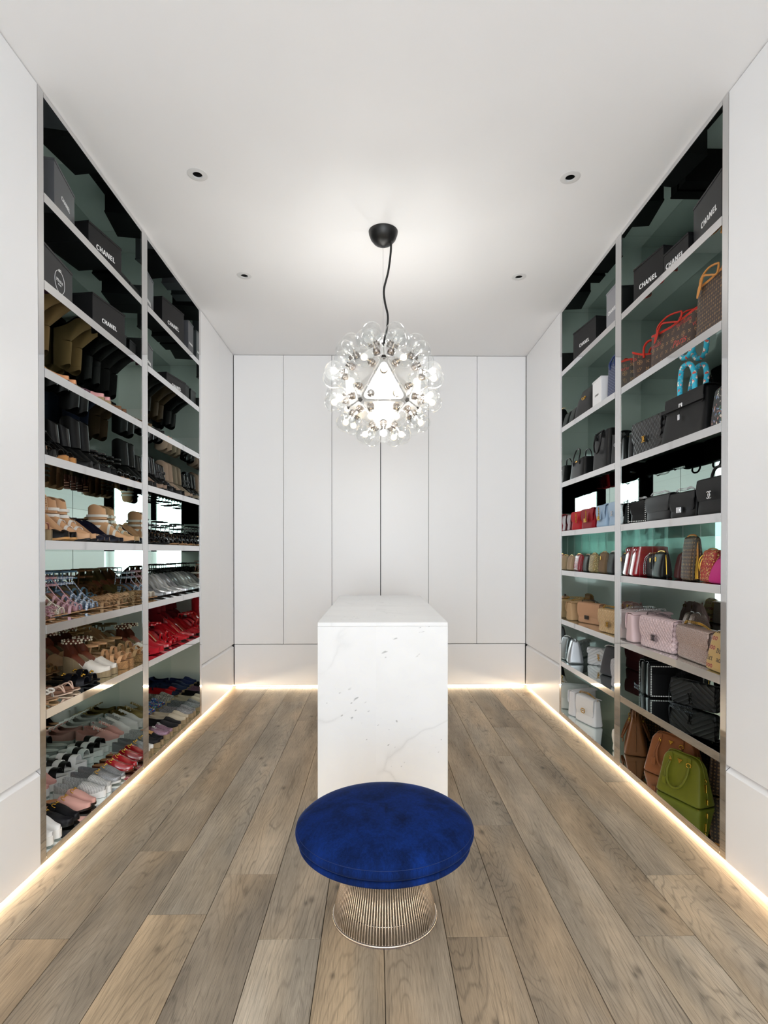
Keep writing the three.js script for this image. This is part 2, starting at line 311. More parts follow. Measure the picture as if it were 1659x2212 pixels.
// globe chandelier on a cable
{
  const C = V(.043, 2.285, -3.33);
  const t = thing('globe_chandelier', 'clear glass globe bulb chandelier with white triangular plates hanging over the island', 'chandelier');
  t.position.copy(C);
  const chrome = mat('#e6e4e2', .12, { metalness: 1 }), plateM = mat('#fbfbfb', .4, { metalness: .75 });
  const glass = new THREE.MeshPhysicalMaterial({ color: 0xfbfcfc, roughness: .09, transmission: 1, thickness: 0, ior: 1.6 });
  const fil = new THREE.MeshPhysicalMaterial({ color: 0xffe2b0, emissive: new THREE.Color().setRGB(1, .80, .52), emissiveIntensity: 3.2 });
  const ico = new THREE.IcosahedronGeometry(.257, 0), p = ico.attributes.position;
  const faces = []; for (let i = 0; i < p.count; i += 3) faces.push([0, 1, 2].map(k => V().fromBufferAttribute(p, i + k)));
  // turn so that one plate looks straight at the viewer with a corner up
  const f0 = faces[0], n0 = f0[0].clone().add(f0[1]).add(f0[2]).normalize(), up0 = f0[0].clone().sub(n0.clone().multiplyScalar(f0[0].dot(n0))).normalize();
  const B0 = new THREE.Matrix4().makeBasis(up0.clone().cross(n0), up0, n0), nv = V(0, -.26, 1).normalize(), uv = V(0, 1, 0).sub(nv.clone().multiplyScalar(nv.y)).normalize();
  const B1 = new THREE.Matrix4().makeBasis(uv.clone().cross(nv), uv, nv), R = B1.multiply(B0.invert());
  for (const f of faces) f.forEach(v => v.applyMatrix4(R));
  // a plate: rounded triangle, drawn in its own plane
  const tri = new THREE.Shape(), e = .257 / .9511, rc = e / Math.sqrt(3) - .012, cr = .02;
  for (let k = 0; k < 3; k++) for (let q = -3; q <= 3; q++) { const a = PI / 2 + k * 2 * PI / 3, cx = Math.cos(a) * (rc - 2 * cr), cy = Math.sin(a) * (rc - 2 * cr), b = a + q / 3 * PI / 3, X = cx + Math.cos(b) * cr, Y = cy + Math.sin(b) * cr; (k || q > -3) ? tri.lineTo(X, Y) : tri.moveTo(X, Y); }
  tri.closePath();
  const plate = new THREE.ExtrudeGeometry(tri, { depth: .004, bevelEnabled: true, bevelThickness: .002, bevelSize: .002, bevelSegments: 2 });
  const socket = new THREE.LatheGeometry([[0, .001], [.0195, .001], [.0205, .004], [.0205, .018], [.0185, .022], [.0145, .024], [.0145, .034], [0, .034]].map(q => new THREE.Vector2(...q)), 18).rotateX(PI / 2);
  const globe = new THREE.SphereGeometry(.0575, 28, 20).translate(0, 0, .0865);
  const filament = merge([tube([[0, 0, .050], [.006, .004, .075], [-.005, .006, .088], [.005, -.006, .088], [-.006, -.004, .075], [0, 0, .05]], .0011, 30, 5), new THREE.SphereGeometry(.018, 14, 10).translate(0, 0, .084)]);
  const stem = merge([new THREE.CylinderGeometry(.0045, .0075, .022, 10).rotateX(PI / 2).translate(0, 0, .044)]);
  const dim = new THREE.MeshPhysicalMaterial({ color: 0xe9e6e0, roughness: .3, emissive: new THREE.Color().setRGB(1, .9, .75), emissiveIntensity: .15 });
  const filamentSmall = merge([tube([[0, 0, .050], [.006, .004, .075], [-.005, .006, .088], [.005, -.006, .088], [-.006, -.004, .075], [0, 0, .05]], .0009, 30, 5), new THREE.SphereGeometry(.004, 8, 6).translate(0, 0, .084)]);
  const lights = [];
  faces.forEach((f, fi) => {
    const c = f[0].clone().add(f[1]).add(f[2]).divideScalar(3), n = c.clone().normalize(), u = f[0].clone().sub(c).normalize();
    const M = new THREE.Matrix4().makeBasis(u.clone().cross(n), u, n);
    const g = new THREE.Group(); g.name = 'plate'; g.quaternion.setFromRotationMatrix(M); g.position.copy(c); t.add(g);
    part(g, 'triangle', plate, plateM);
    for (let k = 0; k < 3; k++) {
      const a = PI / 2 + k * 2 * PI / 3, x = Math.cos(a) * .083, y = Math.sin(a) * .083;
      const s = part(g, 'socket', socket, mat('#a8a09a', .25, { metalness: 1 })); s.position.set(x, y, .006);
      const b = part(g, 'bulb_glass', globe, glass); b.position.set(x, y, .006);
      const lit = n.y < .35 && Math.sin(fi * 7.3 + k * 4.1) > -.55;
      const fl = part(g, 'bulb_filament', lit ? filament : filamentSmall, lit ? fil : dim); fl.position.set(x, y, .006);
      const st = part(g, 'bulb_stem', stem, chrome); st.position.set(x, y, .006);
      const w = V(x, y, .09).applyMatrix4(M).add(c).add(C);
      lights.push([w, lit]);
    }
  });
  // vertex caps and edge bars
  const vs = []; for (const f of faces) for (const v of f) if (!vs.some(q => q.distanceTo(v) < .01)) vs.push(v);
  const cap = new THREE.CylinderGeometry(.015, .012, .012, 5).rotateX(PI / 2), capM = mat('#191511', .5);
  for (const v of vs) { const m = part(t, 'corner_cap', cap, capM); m.position.copy(v.clone().multiplyScalar(.96)); m.lookAt(C.clone().add(v.clone().multiplyScalar(2))); }
  // one lamp for every few bulbs, each set inside a bulb
  const pick = [[-.95, .2, .1, .5], [.95, .2, .1, .5], [-.7, .2, -.7, .5], [.7, .2, -.7, .5], [-.8, -.2, .6, .45], [.8, -.2, .6, .45], [0, -.35, -1, .5], [.1, -1, .3, .4], [0, .9, -.4, .3]];
  for (const [dx, dy, dz, share] of pick) {
    const q = V(dx, dy, dz).normalize(); let best = null, bd = -9;
    for (const [w] of lights) { const s = w.clone().sub(C).normalize().dot(q); if (s > bd) { bd = s; best = w; } }
    const l = new THREE.PointLight(new THREE.Color().setRGB(1, .965, .92), BULB_LIGHT * share, 0, 2); l.position.copy(best); l.castShadow = true; l.shadow.radius = 1; scene.add(l);
  }
  part(t, 'canopy', new THREE.LatheGeometry([[0, -.088], [.012, -.088], [.013, -.0855], [.03, -.081], [.055, -.066], [.074, -.043], [.0845, -.016], [.0865, -.002], [.0865, 0], [0, 0]].map(q => new THREE.Vector2(...q)), 48), mat('#0a0a0a', .38)).position.set(0, H - C.y, 0);
  part(t, 'power_cable', tube([[.045, .86, .02], [.045, .80, .02], [.03, .68, .01], [.004, .57, 0], [.010, .50, 0], [.027, .42, 0], [.022, .345, 0], [.006, .27, 0], [.004, .24, 0]], .0062, 60, 8), mat('#0c0c0c', .45));
  part(t, 'steel_cable', new THREE.CylinderGeometry(.0009, .0009, .59, 6).translate(-.001, .53, 0), mat('#b9b9b9', .3, { metalness: .8 }));
}
// ---------------------------------------------------------------- mirror-lined shelf cabinets
const sideM = mat('#f2faf6', .16, { clearcoat: .6, clearcoatRoughness: .02 });      // back-painted glass
const LEVEL = { L: [2.787, 2.427, 2.065, 1.707, 1.351, .998, .646, .051], R: [2.714, 2.277, 1.847, 1.467, 1.163, .781, .451, .052] };
const BAYZ = { near: [2.30, 3.349], far: [3.349, 4.41] }, DEPTH = .58, POST = .04;
for (const side of ['L', 'R']) for (const bay of ['near', 'far']) {
  const s = side === 'L' ? -1 : 1, X = side === 'L' ? XL : XR, [Z0, Z1] = BAYZ[bay], a = Z0 + POST, b = Z1 - POST;
  const sx = (p, q, ...r) => { const [u, v] = s < 0 ? [X - q, X - p] : [X + p, X + q]; return span(u, v, ...r); };
  const t = thing('shelf_cabinet', `mirror-lined ${side === 'L' ? 'shoe' : 'bag'} cabinet with polished frame, ${bay === 'near' ? 'nearer the viewer' : 'nearer the back wall'}`, 'cabinet');
  part(t, 'back_panel', sx(DEPTH, DEPTH + .012, .03, 3.19, Z0 + .002, Z1 - .002), mirrorM);
  const m0 = side === 'L' ? .965 : 1.467, m1 = side === 'L' ? 1.69 : 1.83;
  part(t, 'side_panel', sx(.004, DEPTH, .03, m0 - .0005, a - .02, a), sideM);
  part(t, 'side_panel', sx(bay === 'far' ? .27 : .004, DEPTH, m0, m1, a - .02, a), mirrorM);
  if (bay === 'far') part(t, 'side_panel', sx(.004, .2695, m0, m1, a - .02, a), sideM);
  part(t, 'side_panel', sx(.004, DEPTH, m1 + .0005, 3.19, a - .02, a), sideM);
  part(t, 'side_panel', sx(.004, DEPTH, .03, 3.19, b, b + .02), mirrorM);
  part(t, 'top_panel', sx(.004, DEPTH, 3.176, 3.19, a + .0005, b - .0005), mirrorM);
  part(t, 'base_panel', sx(.004, DEPTH, LEVEL[side][7] - .018, LEVEL[side][7], a + .0005, b - .0005), mirrorM);
  part(t, 'frame_post', sx(0, .022, GAP, 3.197, Z0 + .0002, a - .0004, .0003), steelM);
  part(t, 'frame_post', sx(0, .022, GAP, 3.197, b + .0004, Z1 - .0002, .0003), steelM);
  part(t, 'top_rail', sx(0, .0035, 3.1765, 3.197, a + .0015, b - .0015, .0005), steelM);
  part(t, 'base_rail', sx(0, .0035, GAP, LEVEL[side][7] + .0005, a + .0015, b - .0015, .0005), steelM);
  for (let i = 0; i < 7; i++) {
    const y = LEVEL[side][i];
    const sh = part(t, 'shelf', sx(.0042, DEPTH - .0005, y - .037, y - (i < 4 ? .006 : 0), a + .0005, b - .0005), mirrorM);
    if (i < 4) part(sh, 'shelf_liner', sx(.0042, DEPTH - .0005, y - .006, y, a + .0005, b - .0005), sideM);
    part(sh, 'edge_strip', sx(0, .0038, y - .0378, y + .0006, a + .003, b - .003, .0005), steelM);
  }
  if (side === 'R') {
    const glassM = new THREE.MeshPhysicalMaterial({ color: new THREE.Color().setRGB(.955, .995, .985), roughness: .01, transmission: 1, thickness: 0, ior: 1.5 });
    for (const Z of bay === 'near' ? [3.22, 3.075, 2.93, 2.785, 2.64, 2.495] : [4.24, 4.095, 3.95, 3.805, 3.66, 3.515]) {
      const g = sx(.006, DEPTH - .002, LEVEL.R[4] + .0005, LEVEL.R[3] - .0375, Z, Z + .005);
      g.setIndex([...g.index.array].slice(0, 30));            // a pane seen through as one sheet, with its four edges
      part(t, 'glass_divider', g, glassM);
    }
  }
}
const ORD = ['top', 'seventh', 'sixth', 'fifth', 'fourth', 'third', 'second', 'lowest'];
// put a thing on a shelf: side, level index, depth Z, distance behind the front edge, turn
function put(o, side, lv, Z, inset, turn = 0, lift = 0) {
  const X = side === 'L' ? XL - inset : XR + inset;
  o.position.set(X, LEVEL[side][lv] + .001 + lift, -Z); o.rotation.y = (side === 'L' ? PI / 2 : -PI / 2) + turn;
  // rest it on the shelf and keep it clear of the sides, the back and the edge
  o.updateMatrixWorld(true);
  const b = new THREE.Box3().setFromObject(o, true), bay = Z < 3.349 ? 'near' : 'far', z1 = -(BAYZ[bay][0] + POST + .002), z0 = -(BAYZ[bay][1] - POST - .002);
  o.position.y += LEVEL[side][lv] + .0012 - b.min.y;
  if (b.max.z > z1) o.position.z -= b.max.z - z1; else if (b.min.z < z0) o.position.z += z0 - b.min.z;
  const f = side === 'L' ? XL - .006 : XR + .006, k = side === 'L' ? XL - DEPTH + .002 : XR + DEPTH - .002;
  if (side === 'L') { if (b.min.x < k) o.position.x += k - b.min.x; else if (b.max.x > f) o.position.x -= b.max.x - f; }
  else { if (b.max.x > k) o.position.x -= b.max.x - k; else if (b.min.x < f) o.position.x += f - b.min.x; }
  return o;
}
// ---------------------------------------------------------------- shoes: toe towards +z, sole on y = 0
const gold = mat('#c79a3c', .22, { metalness: 1 }), silverM = mat('#d5d5d8', .2, { metalness: 1 });
const leather = (c, r = .42, o = {}) => mat(c, r, { specularIntensity: .4, ...o }), suede = c => mat(c, .95, { sheen: .5, sheenRoughness: .6 }), patent = c => mat(c, .18, { clearcoat: 1, clearcoatRoughness: .03 });
const juteT = dataTex(256, 128, (i, j) => { const v = .72 + .28 * Math.abs(Math.sin(i / 256 * PI * 16 + (Math.floor(j / 16) % 2) * 1.5)) * Math.abs(Math.sin(j / 128 * PI * 8)) - hsh(i, j) * .14; return [206 * v, 178 * v, 136 * v]; }, true, 16, 22);
const jute = new THREE.MeshPhysicalMaterial({ map: juteT, roughness: .95, bumpMap: juteT, bumpScale: .001 });
const corkT = dataTex(128, 128, (i, j) => { const v = .85 + fbm(i / 9, j / 9, 3) * .3 - (hsh(i * 3, j) > .93 ? .35 : 0); return [192 * v, 142 * v, 92 * v]; }, true, 14, 14);
const cork = new THREE.MeshPhysicalMaterial({ map: corkT, roughness: .9 });
const glitterMat = (r, g, b, lo = .25, k = 90, metal = .35) => new THREE.MeshPhysicalMaterial({ map: dataTex(128, 128, (i, j) => { const v = lo + Math.pow(hsh(i * 5 + j, j * 3 + i * 7), 2.4) * 1.5; return [r * v, g * v, b * v]; }, true, k / 4, k / 4), roughness: .38, metalness: metal });
const silverGlit = glitterMat(196, 198, 202), goldGlit = glitterMat(205, 168, 96), blackGlit = glitterMat(120, 120, 128, .06), pinkGlit = glitterMat(206, 150, 178), bwGlit = glitterMat(215, 215, 218, .1, 40, .1);
function patternMat(w, draw, size, rough = .6, o = {}) { return new THREE.MeshPhysicalMaterial({ map: canvasTex(w, w, draw, 1 / size, 1 / size), roughness: rough, ...o }); }
const zebra = patternMat(256, (c, w) => { c.fillStyle = '#efe9dc'; c.fillRect(0, 0, w, w); c.strokeStyle = '#1b1a1a'; const r = rng(3); for (let i = 0; i < 15; i++) { c.lineWidth = 5 + r() * 9; c.beginPath(); c.moveTo(-10, i * 18 + r() * 8); c.bezierCurveTo(80, i * 18 + 20 * r(), 160, i * 18 - 22 * r(), 270, i * 18 + 14 * r()); c.stroke(); } }, .07);
const checkBW = patternMat(64, (c, w) => { c.fillStyle = '#ececea'; c.fillRect(0, 0, w, w); c.fillStyle = '#141414'; for (let i = 0; i < 8; i++) for (let j = 0; j < 4; j++) c.fillRect(i * 8 + (j % 2) * 4, j * 16, 4, 12); }, .03);
const plaid = patternMat(128, (c, w) => { c.fillStyle = '#8ea4bf'; c.fillRect(0, 0, w, w); for (let i = 0; i < 4; i++) { c.fillStyle = i % 2 ? 'rgba(240,240,245,.7)' : 'rgba(50,66,96,.6)'; c.fillRect(i * 32, 0, 14, w); c.fillRect(0, i * 32, w, 14); } }, .03);
const floralBlue = patternMat(256, (c, w) => { c.fillStyle = '#2b4f9c'; c.fillRect(0, 0, w, w); const r = rng(8); for (let i = 0; i < 90; i++) { c.fillStyle = ['#c8402f', '#e9c24a', '#7fb3d8', '#f1eee6', '#3d8a5a'][Math.floor(r() * 5)]; c.beginPath(); c.arc(r() * w, r() * w, 4 + r() * 11, 0, 7); c.fill(); } }, .09);

function foot(o) {        // outline, centre line and height of the footbed along t = 0 (heel) .. 1 (toe)
  const L = o.L ?? .25, W = (o.W ?? .088) / 2, Hh = o.H ?? 0, p = o.p ?? .01, sd = o.sd ?? 1;
  const Le = Math.sqrt(Math.max(L * L - Hh * Hh * 1.1, .03));
  const TW = o.toe === 'point' ? [.0, .5, .72, .74, .66, .78, .98, .90, .56, .25, .03] : o.toe === 'square' ? [0, .6, .78, .74, .70, .82, .98, .99, .93, .82, 0] : [0, .6, .78, .75, .70, .80, .97, .99, .87, .58, 0];
  const w = t => { const f = clamp(t) * 10, i = Math.min(9, Math.floor(f)), u = f - i; const g = k => TW[clamp(k, 0, 10)]; let v; if (i === 0) v = TW[1] * Math.sqrt(1 - (1 - u) ** 2); else if (i === 9 && o.toe !== 'point') v = TW[9] * Math.sqrt(1 - u * u); else v = .5 * ((2 * g(i)) + (-g(i - 1) + g(i + 1)) * u + (2 * g(i - 1) - 5 * g(i) + 4 * g(i + 1) - g(i + 2)) * u * u + (-g(i - 1) + 3 * g(i) - 3 * g(i + 1) + g(i + 2)) * u * u * u); return Math.max(.0008, v * W); };
  const c = t => sd * (.007 * Math.sin(t * PI * .9) - .012 * sstep(.55, 1, t));
  const y = t => p + Hh * (1 - sstep(.14, .70, t)) + .007 * sstep(.82, 1, t);
  const z = t => (t - .5) * Le;
  return { L: Le, W, H: Hh, p, w, c, y, z, sd };
}
const ts = (a, b, n) => [...Array(n + 1)].map((_, k) => { const u = k / n; return lerp(a, b, a === 0 || b === 1 ? (a === 0 && b === 1 ? (1 - Math.cos(u * PI)) / 2 : b === 1 ? Math.sin(u * PI / 2) : 1 - Math.cos(u * PI / 2)) : u); });
function solidSole(S, yb, yt, grow = 0, t0 = 0, t1 = 1, n = 26) {
  const rows = ts(t0, t1, n).map(t => { const w = S.w(t) + grow * Math.min(1, S.w(t) / .012), x = S.c(t), z = S.z(t) + grow * (t < .04 ? -1 : t > .97 ? 1 : 0); return [[x - w, yt(t), z], [x + w, yt(t), z], [x + w, yb(t), z], [x - w, yb(t), z]]; });
  return grid(rows, true, .7);
}
function upper(S, t0, t1, h, rim, n = 22, k = 7, grow = .001) {
  const T = ts(t0, t1, n), out = [];
  for (const s of [-1, 1]) out.push(grid(T.map(t => {
    const hh = Math.max(h(t), .001), r = rim(t), ao = r >= hh ? PI / 2 : Math.asin(clamp(r / hh, .01, 1)), row = [];
    for (let j = 0; j <= k; j++) { const a = ao * j / k; row.push([S.c(t) + s * (S.w(t) + grow) * Math.pow(Math.max(0, Math.cos(a)), .62), S.y(t) + hh * Math.sin(a), S.z(t)]); }
    return s < 0 ? row : row;
  })));
  return merge(out);
}
function insole(S, t0 = .02, t1 = .97, lift = .0015, shrink = .93, n = 20) { return grid(ts(t0, t1, n).map(t => [-1, -.5, 0, .5, 1].map(u => [S.c(t) + u * S.w(t) * shrink, S.y(t) + lift + .002 * u * u, S.z(t)]))); }
// band over the foot at t, h high, w wide (along the foot); lean moves its top along z
function band(S, t, h, w, lean = 0, th = .0022, nu = 16, out = .001) {
  return slab((u, v) => { const a = PI * u, tt = t + (v - .5) * w / S.L; return [S.c(tt) + (S.w(tt) + out) * Math.cos(a) * Math.pow(Math.abs(Math.cos(a)) + 1e-4, -.25), S.y(tt) - .004 + (h + .004) * Math.pow(Math.sin(a) + 1e-5, .8), S.z(tt) + lean * Math.sin(a)]; }, nu, 2, th);
}
// loop round the ankle or heel
function ankleStrap(S, yy, rx, rz, w, t = .13, open = 0, th = .002) { return slab((u, v) => { const a = open + u * (2 * PI - 2 * open) + PI / 2; return [S.c(t) + rx * Math.cos(a), S.y(.05) + yy + (v - .5) * w, S.z(t) + rz * Math.sin(a) + .01]; }, 30, 1, th); }
function stiletto(S, top = .017, tip = .0045) { const n = 10, rows = []; for (let i = 0; i <= n; i++) { const u = i / n, r = lerp(tip, top, Math.pow(u, 2.2)), yy = S.y(.08) * u - .001, zc = S.z(.05) + .016 * Math.pow(u, 1.6) * 1; rows.push([...Array(10)].map((_, j) => { const a = j / 10 * 2 * PI; return [S.c(.05) + r * Math.cos(a), yy, zc + r * Math.sin(a) * (1 + .3 * u) - .004]; })); } return grid(rows, true); }
function blockHeel(S, w = .052, d = .048) { return rbox(w, S.y(.05), d, S.c(.1), S.y(.05) / 2 - .001, S.z(.0) + d / 2 + .003, .004); }
function horsebit(S, t, h) { const y = S.y(t) + h, z = S.z(t), x = S.c(t), ring = s => new THREE.TorusGeometry(.0095, .0019, 6, 16).scale(1, 1.25, 1).rotateX(-1.0).rotateZ(s * -.35).translate(x + s * .022, y - .004, z); return merge([ring(-1), ring(1), new THREE.CylinderGeometry(.002, .002, .028, 8).rotateZ(PI / 2).translate(x, y + .002, z), new THREE.SphereGeometry(.004, 8, 6).translate(x, y + .002, z)]); }
function studRow(pts, r = .0028) { return merge(pts.map(p => new THREE.OctahedronGeometry(r).scale(1, .8, 1).translate(...p))); }
const shell = name => { const g = new THREE.Group(); g.name = name; return g; };
const nm = m => m instanceof THREE.Material ? m : leather(m);

const SHOE = {
  sneaker(o) {
    const S = foot({ L: .27, W: .098, p: .026, ...o }), g = shell('sneaker');
    const h = t => t < .62 ? lerp(.088, .07, sstep(.3, .62, t)) : lerp(.07, .026, Math.pow(sstep(.62, 1.02, t), 1.1)), rim = t => t < .34 ? lerp(.066, .046, sstep(.02, .3, t)) : lerp(.046, .08, sstep(.5, .66, t));
    part(g, 'sole', solidSole(S, t => .006 * sstep(.85, 1, t), t => S.y(t) + .010, .003), nm(o.sole ?? '#f0f0ee'));
    part(g, 'upper', upper(S, 0, 1, h, rim, 28), nm(o.c));
    part(g, 'lining', insole(S, .02, .8, .014), nm(o.lining ?? '#c9c5bf'));
    part(g, 'tongue', slab((u, v) => { const t = lerp(.66, .38, v), a = (u - .5) * 1.5; return [S.c(t) + Math.sin(a) * .028, S.y(t) + lerp(.066, .098, v) * (1 - .10 * a * a), S.z(t)]; }, 6, 5, .003), nm(o.c));
    const lz = []; for (let i = 0; i < 6; i++) { const t = lerp(.67, .43, i / 5), yy = S.y(t) + lerp(.063, .094, i / 5), w = lerp(.017, .024, i / 5), k = i % 2 ? .006 : -.006; lz.push(tube([[S.c(t) - w, yy - .009, S.z(t) - k], [S.c(t), yy + .004, S.z(t)], [S.c(t) + w, yy - .009, S.z(t) + k]], .0026, 8, 5)); }
    part(g, 'lace', merge(lz), nm(o.lace ?? '#f4f4f4'));
    part(g, 'heel_tab', band(S, .035, .06, .006, 0), nm(o.tab ?? o.c));
    return g;
  },
  mule(o) {
    const S = foot({ L: .262, W: .09, p: .012, ...o }), g = shell('mule');
    part(g, 'sole', solidSole(S, t => t < .24 ? 0 : .004 * sstep(.24, .28, t) + .004 * sstep(.85, 1, t), t => S.y(t), .0015), nm(o.sole ?? '#2a1c14'));
    const h = t => lerp(.064, .02, Math.pow(sstep(.5, 1.03, t), 1.05)), back = o.back ?? 0, rim = t => back ? (t < .35 ? lerp(.052, .036, sstep(0, .3, t)) : lerp(.036, .09, sstep(.42, .58, t))) : lerp(.004, .09, sstep(.30, .56, t));
    part(g, 'upper', upper(S, back ? 0 : .24, 1, h, rim, 26), nm(o.c));
    part(g, 'vamp_strap', band(S, .555, .061, .022, 0, .0016), nm(o.c));
    part(g, 'insole', insole(S, .015, .8), nm(o.in ?? '#b98560'));
    if (o.bit !== 0) part(g, 'metal_bit', horsebit(S, .57, .063), gold);
    return g;
  },
  slide(o) {
    const S = foot({ L: .262, W: .1, p: .03, ...o }), g = shell('slide_sandal');
    part(g, 'sole', solidSole(S, () => 0, t => S.y(t), .002), nm(o.sole ?? '#eeeeec'));
    part(g, 'footbed', insole(S, .02, .98, .002, .95), nm(o.in ?? '#f1f1ef'));
    const n = o.bands.length; o.bands.forEach((c, i) => part(g, 'band', band(S, lerp(.42, .84, (i + .5) / n), lerp(.056, .036, i / n), .42 * S.L / n, 0, .003), nm(c)));
    return g;
  },
  espadrille(o) {
    const S = foot({ L: .255, W: .092, p: .024, ...o }), g = shell('espadrille');
    part(g, 'rope_sole', solidSole(S, () => 0, t => S.y(t) + .003, .003), o.soleM ?? jute);
    const h = t => lerp(.058, .022, Math.pow(sstep(.5, 1.03, t), 1.05)), rim = t => t < .4 ? lerp(.044, .03, sstep(0, .3, t)) : lerp(.03, .09, sstep(.48, .6, t));
    part(g, 'upper', upper(S, 0, 1, h, rim, 26), nm(o.c));
    part(g, 'insole', insole(S, .02, .8, .004), nm(o.in ?? '#d8c6a6'));
    if (o.cap) part(g, 'toe_cap', upper(S, .80, 1, t => h(t) + .0012, () => 1, 10, 7, .0025), nm(o.cap));
    if (o.tag) part(g, 'label_tag', slab((u, v) => { const t = lerp(.50, .72, v), a = (u - .5); return [S.c(t) + a * .06, S.y(t) + h(t) * (1 - .5 * a * a) + .006, S.z(t)]; }, 4, 4, .002), nm(o.tag));
    if (o.ring) part(g, 'brooch', new THREE.TorusGeometry(.013, .0028, 6, 18).rotateX(-1.1).translate(S.c(.62), S.y(.62) + .056, S.z(.62)), silverM);
    return g;
  },
  pump(o) {
    const S = foot({ L: .245, W: .078, p: .006, H: .09, toe: 'point', ...o }), g = shell('pump');
    const h = t => lerp(.05, .016, sstep(.5, 1.04, t)), rim = t => t < .45 ? lerp(.05, .024, sstep(0, .3, t)) : lerp(.024, .09, sstep(.58, .72, t));
    part(g, 'sole', solidSole(S, t => S.y(t) - .005, t => S.y(t), .0008), nm(o.sole ?? '#20150f'));
    part(g, 'upper', upper(S, 0, 1, h, rim, 26), nm(o.c));
    if (o.cap) part(g, 'toe_cap', upper(S, .76, 1, t => h(t) + .001, () => 1, 10, 7, .0018), nm(o.cap));
    part(g, 'insole', insole(S, .02, .85), nm(o.in ?? '#caa98a'));
    part(g, 'heel', o.block ? blockHeel(S) : stiletto(S), nm(o.heel ?? o.c));
    if (o.buckle) part(g, 'buckle', merge([rbox(.03, .02, .003, S.c(.7), S.y(.7) + .045, S.z(.7), .001)].map(q => q)), gold);
    return g;
  },
  sandal(o) {          // strappy, flat or heeled
    const S = foot({ L: .245, W: .084, p: .009, H: .085, ...o }), g = shell('strappy_sandal'), c = nm(o.c), studs = [];
    part(g, 'sole', o.wedge ? solidSole(S, t => Math.max(0, lerp(-.002, 0, t)), t => S.y(t), .002) : solidSole(S, t => S.y(t) - Math.max(.006, (o.plat ?? 0) * sstep(.4, .62, t)) , t => S.y(t), .001), o.wedge ?? nm(o.sole ?? '#a87f5a'));
    part(g, 'insole', insole(S, .015, .985), nm(o.in ?? '#caa384'));
    if (!o.wedge && S.H > .02) part(g, 'heel', o.block ? blockHeel(S, .046, .042) : stiletto(S), nm(o.heel ?? o.c));
    for (const [t, hh, w, lean = 0] of o.straps ?? [[.84, .030, .013], [.70, .042, .013], [.54, .056, .011]]) {
      part(g, 'strap', band(S, t, hh, w, lean), c);
      if (o.studs) for (let i = 1; i < 10; i++) { const a = PI * i / 10, x = S.c(t) + (S.w(t) + .004) * Math.cos(a) * Math.pow(Math.abs(Math.cos(a)) + 1e-4, -.25), y = S.y(t) + (hh + .003) * Math.pow(Math.sin(a), .8), z = S.z(t) + lean * Math.sin(a); studs.push([x, y, z]); }
    }
    if (o.ankle) part(g, 'back_strap', slab((u, v) => [S.c(.02) + (u - .5) * .014, S.y(.03) + v * (Math.max(...o.ankle) + .006), S.z(.13) - .034 - .008 * (1 - v) * (1 - v)], 1, 6, -.002), c);
    if (o.ankle) for (const yy of o.ankle) { part(g, 'ankle_strap', ankleStrap(S, yy, .030, .042, .010), c); if (o.studs) for (let i = 0; i < 16; i++) { const a = i / 16 * 2 * PI; studs.push([S.c(.13) + .032 * Math.cos(a), S.y(.05) + yy, S.z(.13) + .01 + .044 * Math.sin(a)]); } }
    if (o.tbar) part(g, 'centre_strap', slab((u, v) => { const t = lerp(.82, .2, v); return [S.c(t) + (u - .5) * .009, S.y(t) + lerp(.032, .085, Math.pow(v, .7)), S.z(t)]; }, 1, 12, .002), c);
    if (o.counter) part(g, 'heel_counter', upper(S, 0, .2, () => .07, t => lerp(.055, .02, t / .2), 10), c);
    if (o.fringe) { const r = rng(o.fringe), fr = []; for (let i = 0; i < 90; i++) { const t = lerp(.5, .92, r()), a = .25 + 2.64 * r(), b = clamp(a + (r() - .5) * .8, .1, 3.04); const q = (aa, tt, up) => [S.c(tt) + (S.w(tt) + .004 + up) * Math.cos(aa), S.y(tt) + (.045 + up) * Math.pow(Math.max(.02, Math.sin(aa)), .8), S.z(tt)]; fr.push(tube([q(a, t, .004), q((a + b) / 2, t + .05, .014), q(b, t + .11, .003)], .0016, 5, 4)); } part(g, 'fringe', merge(fr), c).userData.kind = 'stuff'; }
    if (o.thong) part(g, 'thong', merge([-1, 1].map(s => tube([[S.c(.87), S.y(.87), S.z(.87)], [S.c(.78) + s * .014, S.y(.78) + .034, S.z(.78)], [S.c(.55) + s * S.w(.55), S.y(.55), S.z(.55)]], .0034, 14, 6))), c);
    if (o.bow) part(g, 'bow', merge([-1, 1].map(s => new THREE.TorusGeometry(.014, .005, 6, 14).scale(1.3, .8, 1).rotateX(-.9).translate(S.c(.82) + s * .018, S.y(.82) + .036, S.z(.82)))), c);
    if (o.beads) for (const t of o.beads) for (const k of [-1, 0, 1]) part(g, 'gold_bead', new THREE.SphereGeometry(.0055, 8, 6).translate(S.c(t) + k * .013, S.y(t) + .047 - Math.abs(k) * .005, S.z(t)), gold);
    if (studs.length) part(g, 'studs', studRow(studs, o.studR ?? .0026), nm(o.studs)).userData.kind = 'stuff';
    return g;
  },
  wedge(o) {
    const S = foot({ L: .25, W: .09, p: .026, H: .085, ...o }), g = shell('wedge_espadrille');
    part(g, 'rope_wedge', solidSole(S, () => 0, t => S.y(t), .003, 0, 1, 30), o.soleM ?? jute);
    const h = t => lerp(.056, .022, sstep(.5, 1.03, t));
    part(g, 'upper', upper(S, .40, 1, h, t => lerp(.006, .09, sstep(.48, .62, t)), 20), nm(o.c));
    part(g, 'insole', insole(S, .02, .8), nm(o.in ?? '#8a4a30'));
    if (o.heelPanel) part(g, 'heel_counter', upper(S, 0, .24, () => .086, t => lerp(.082, .018, t / .24), 10), nm(o.heelPanel));
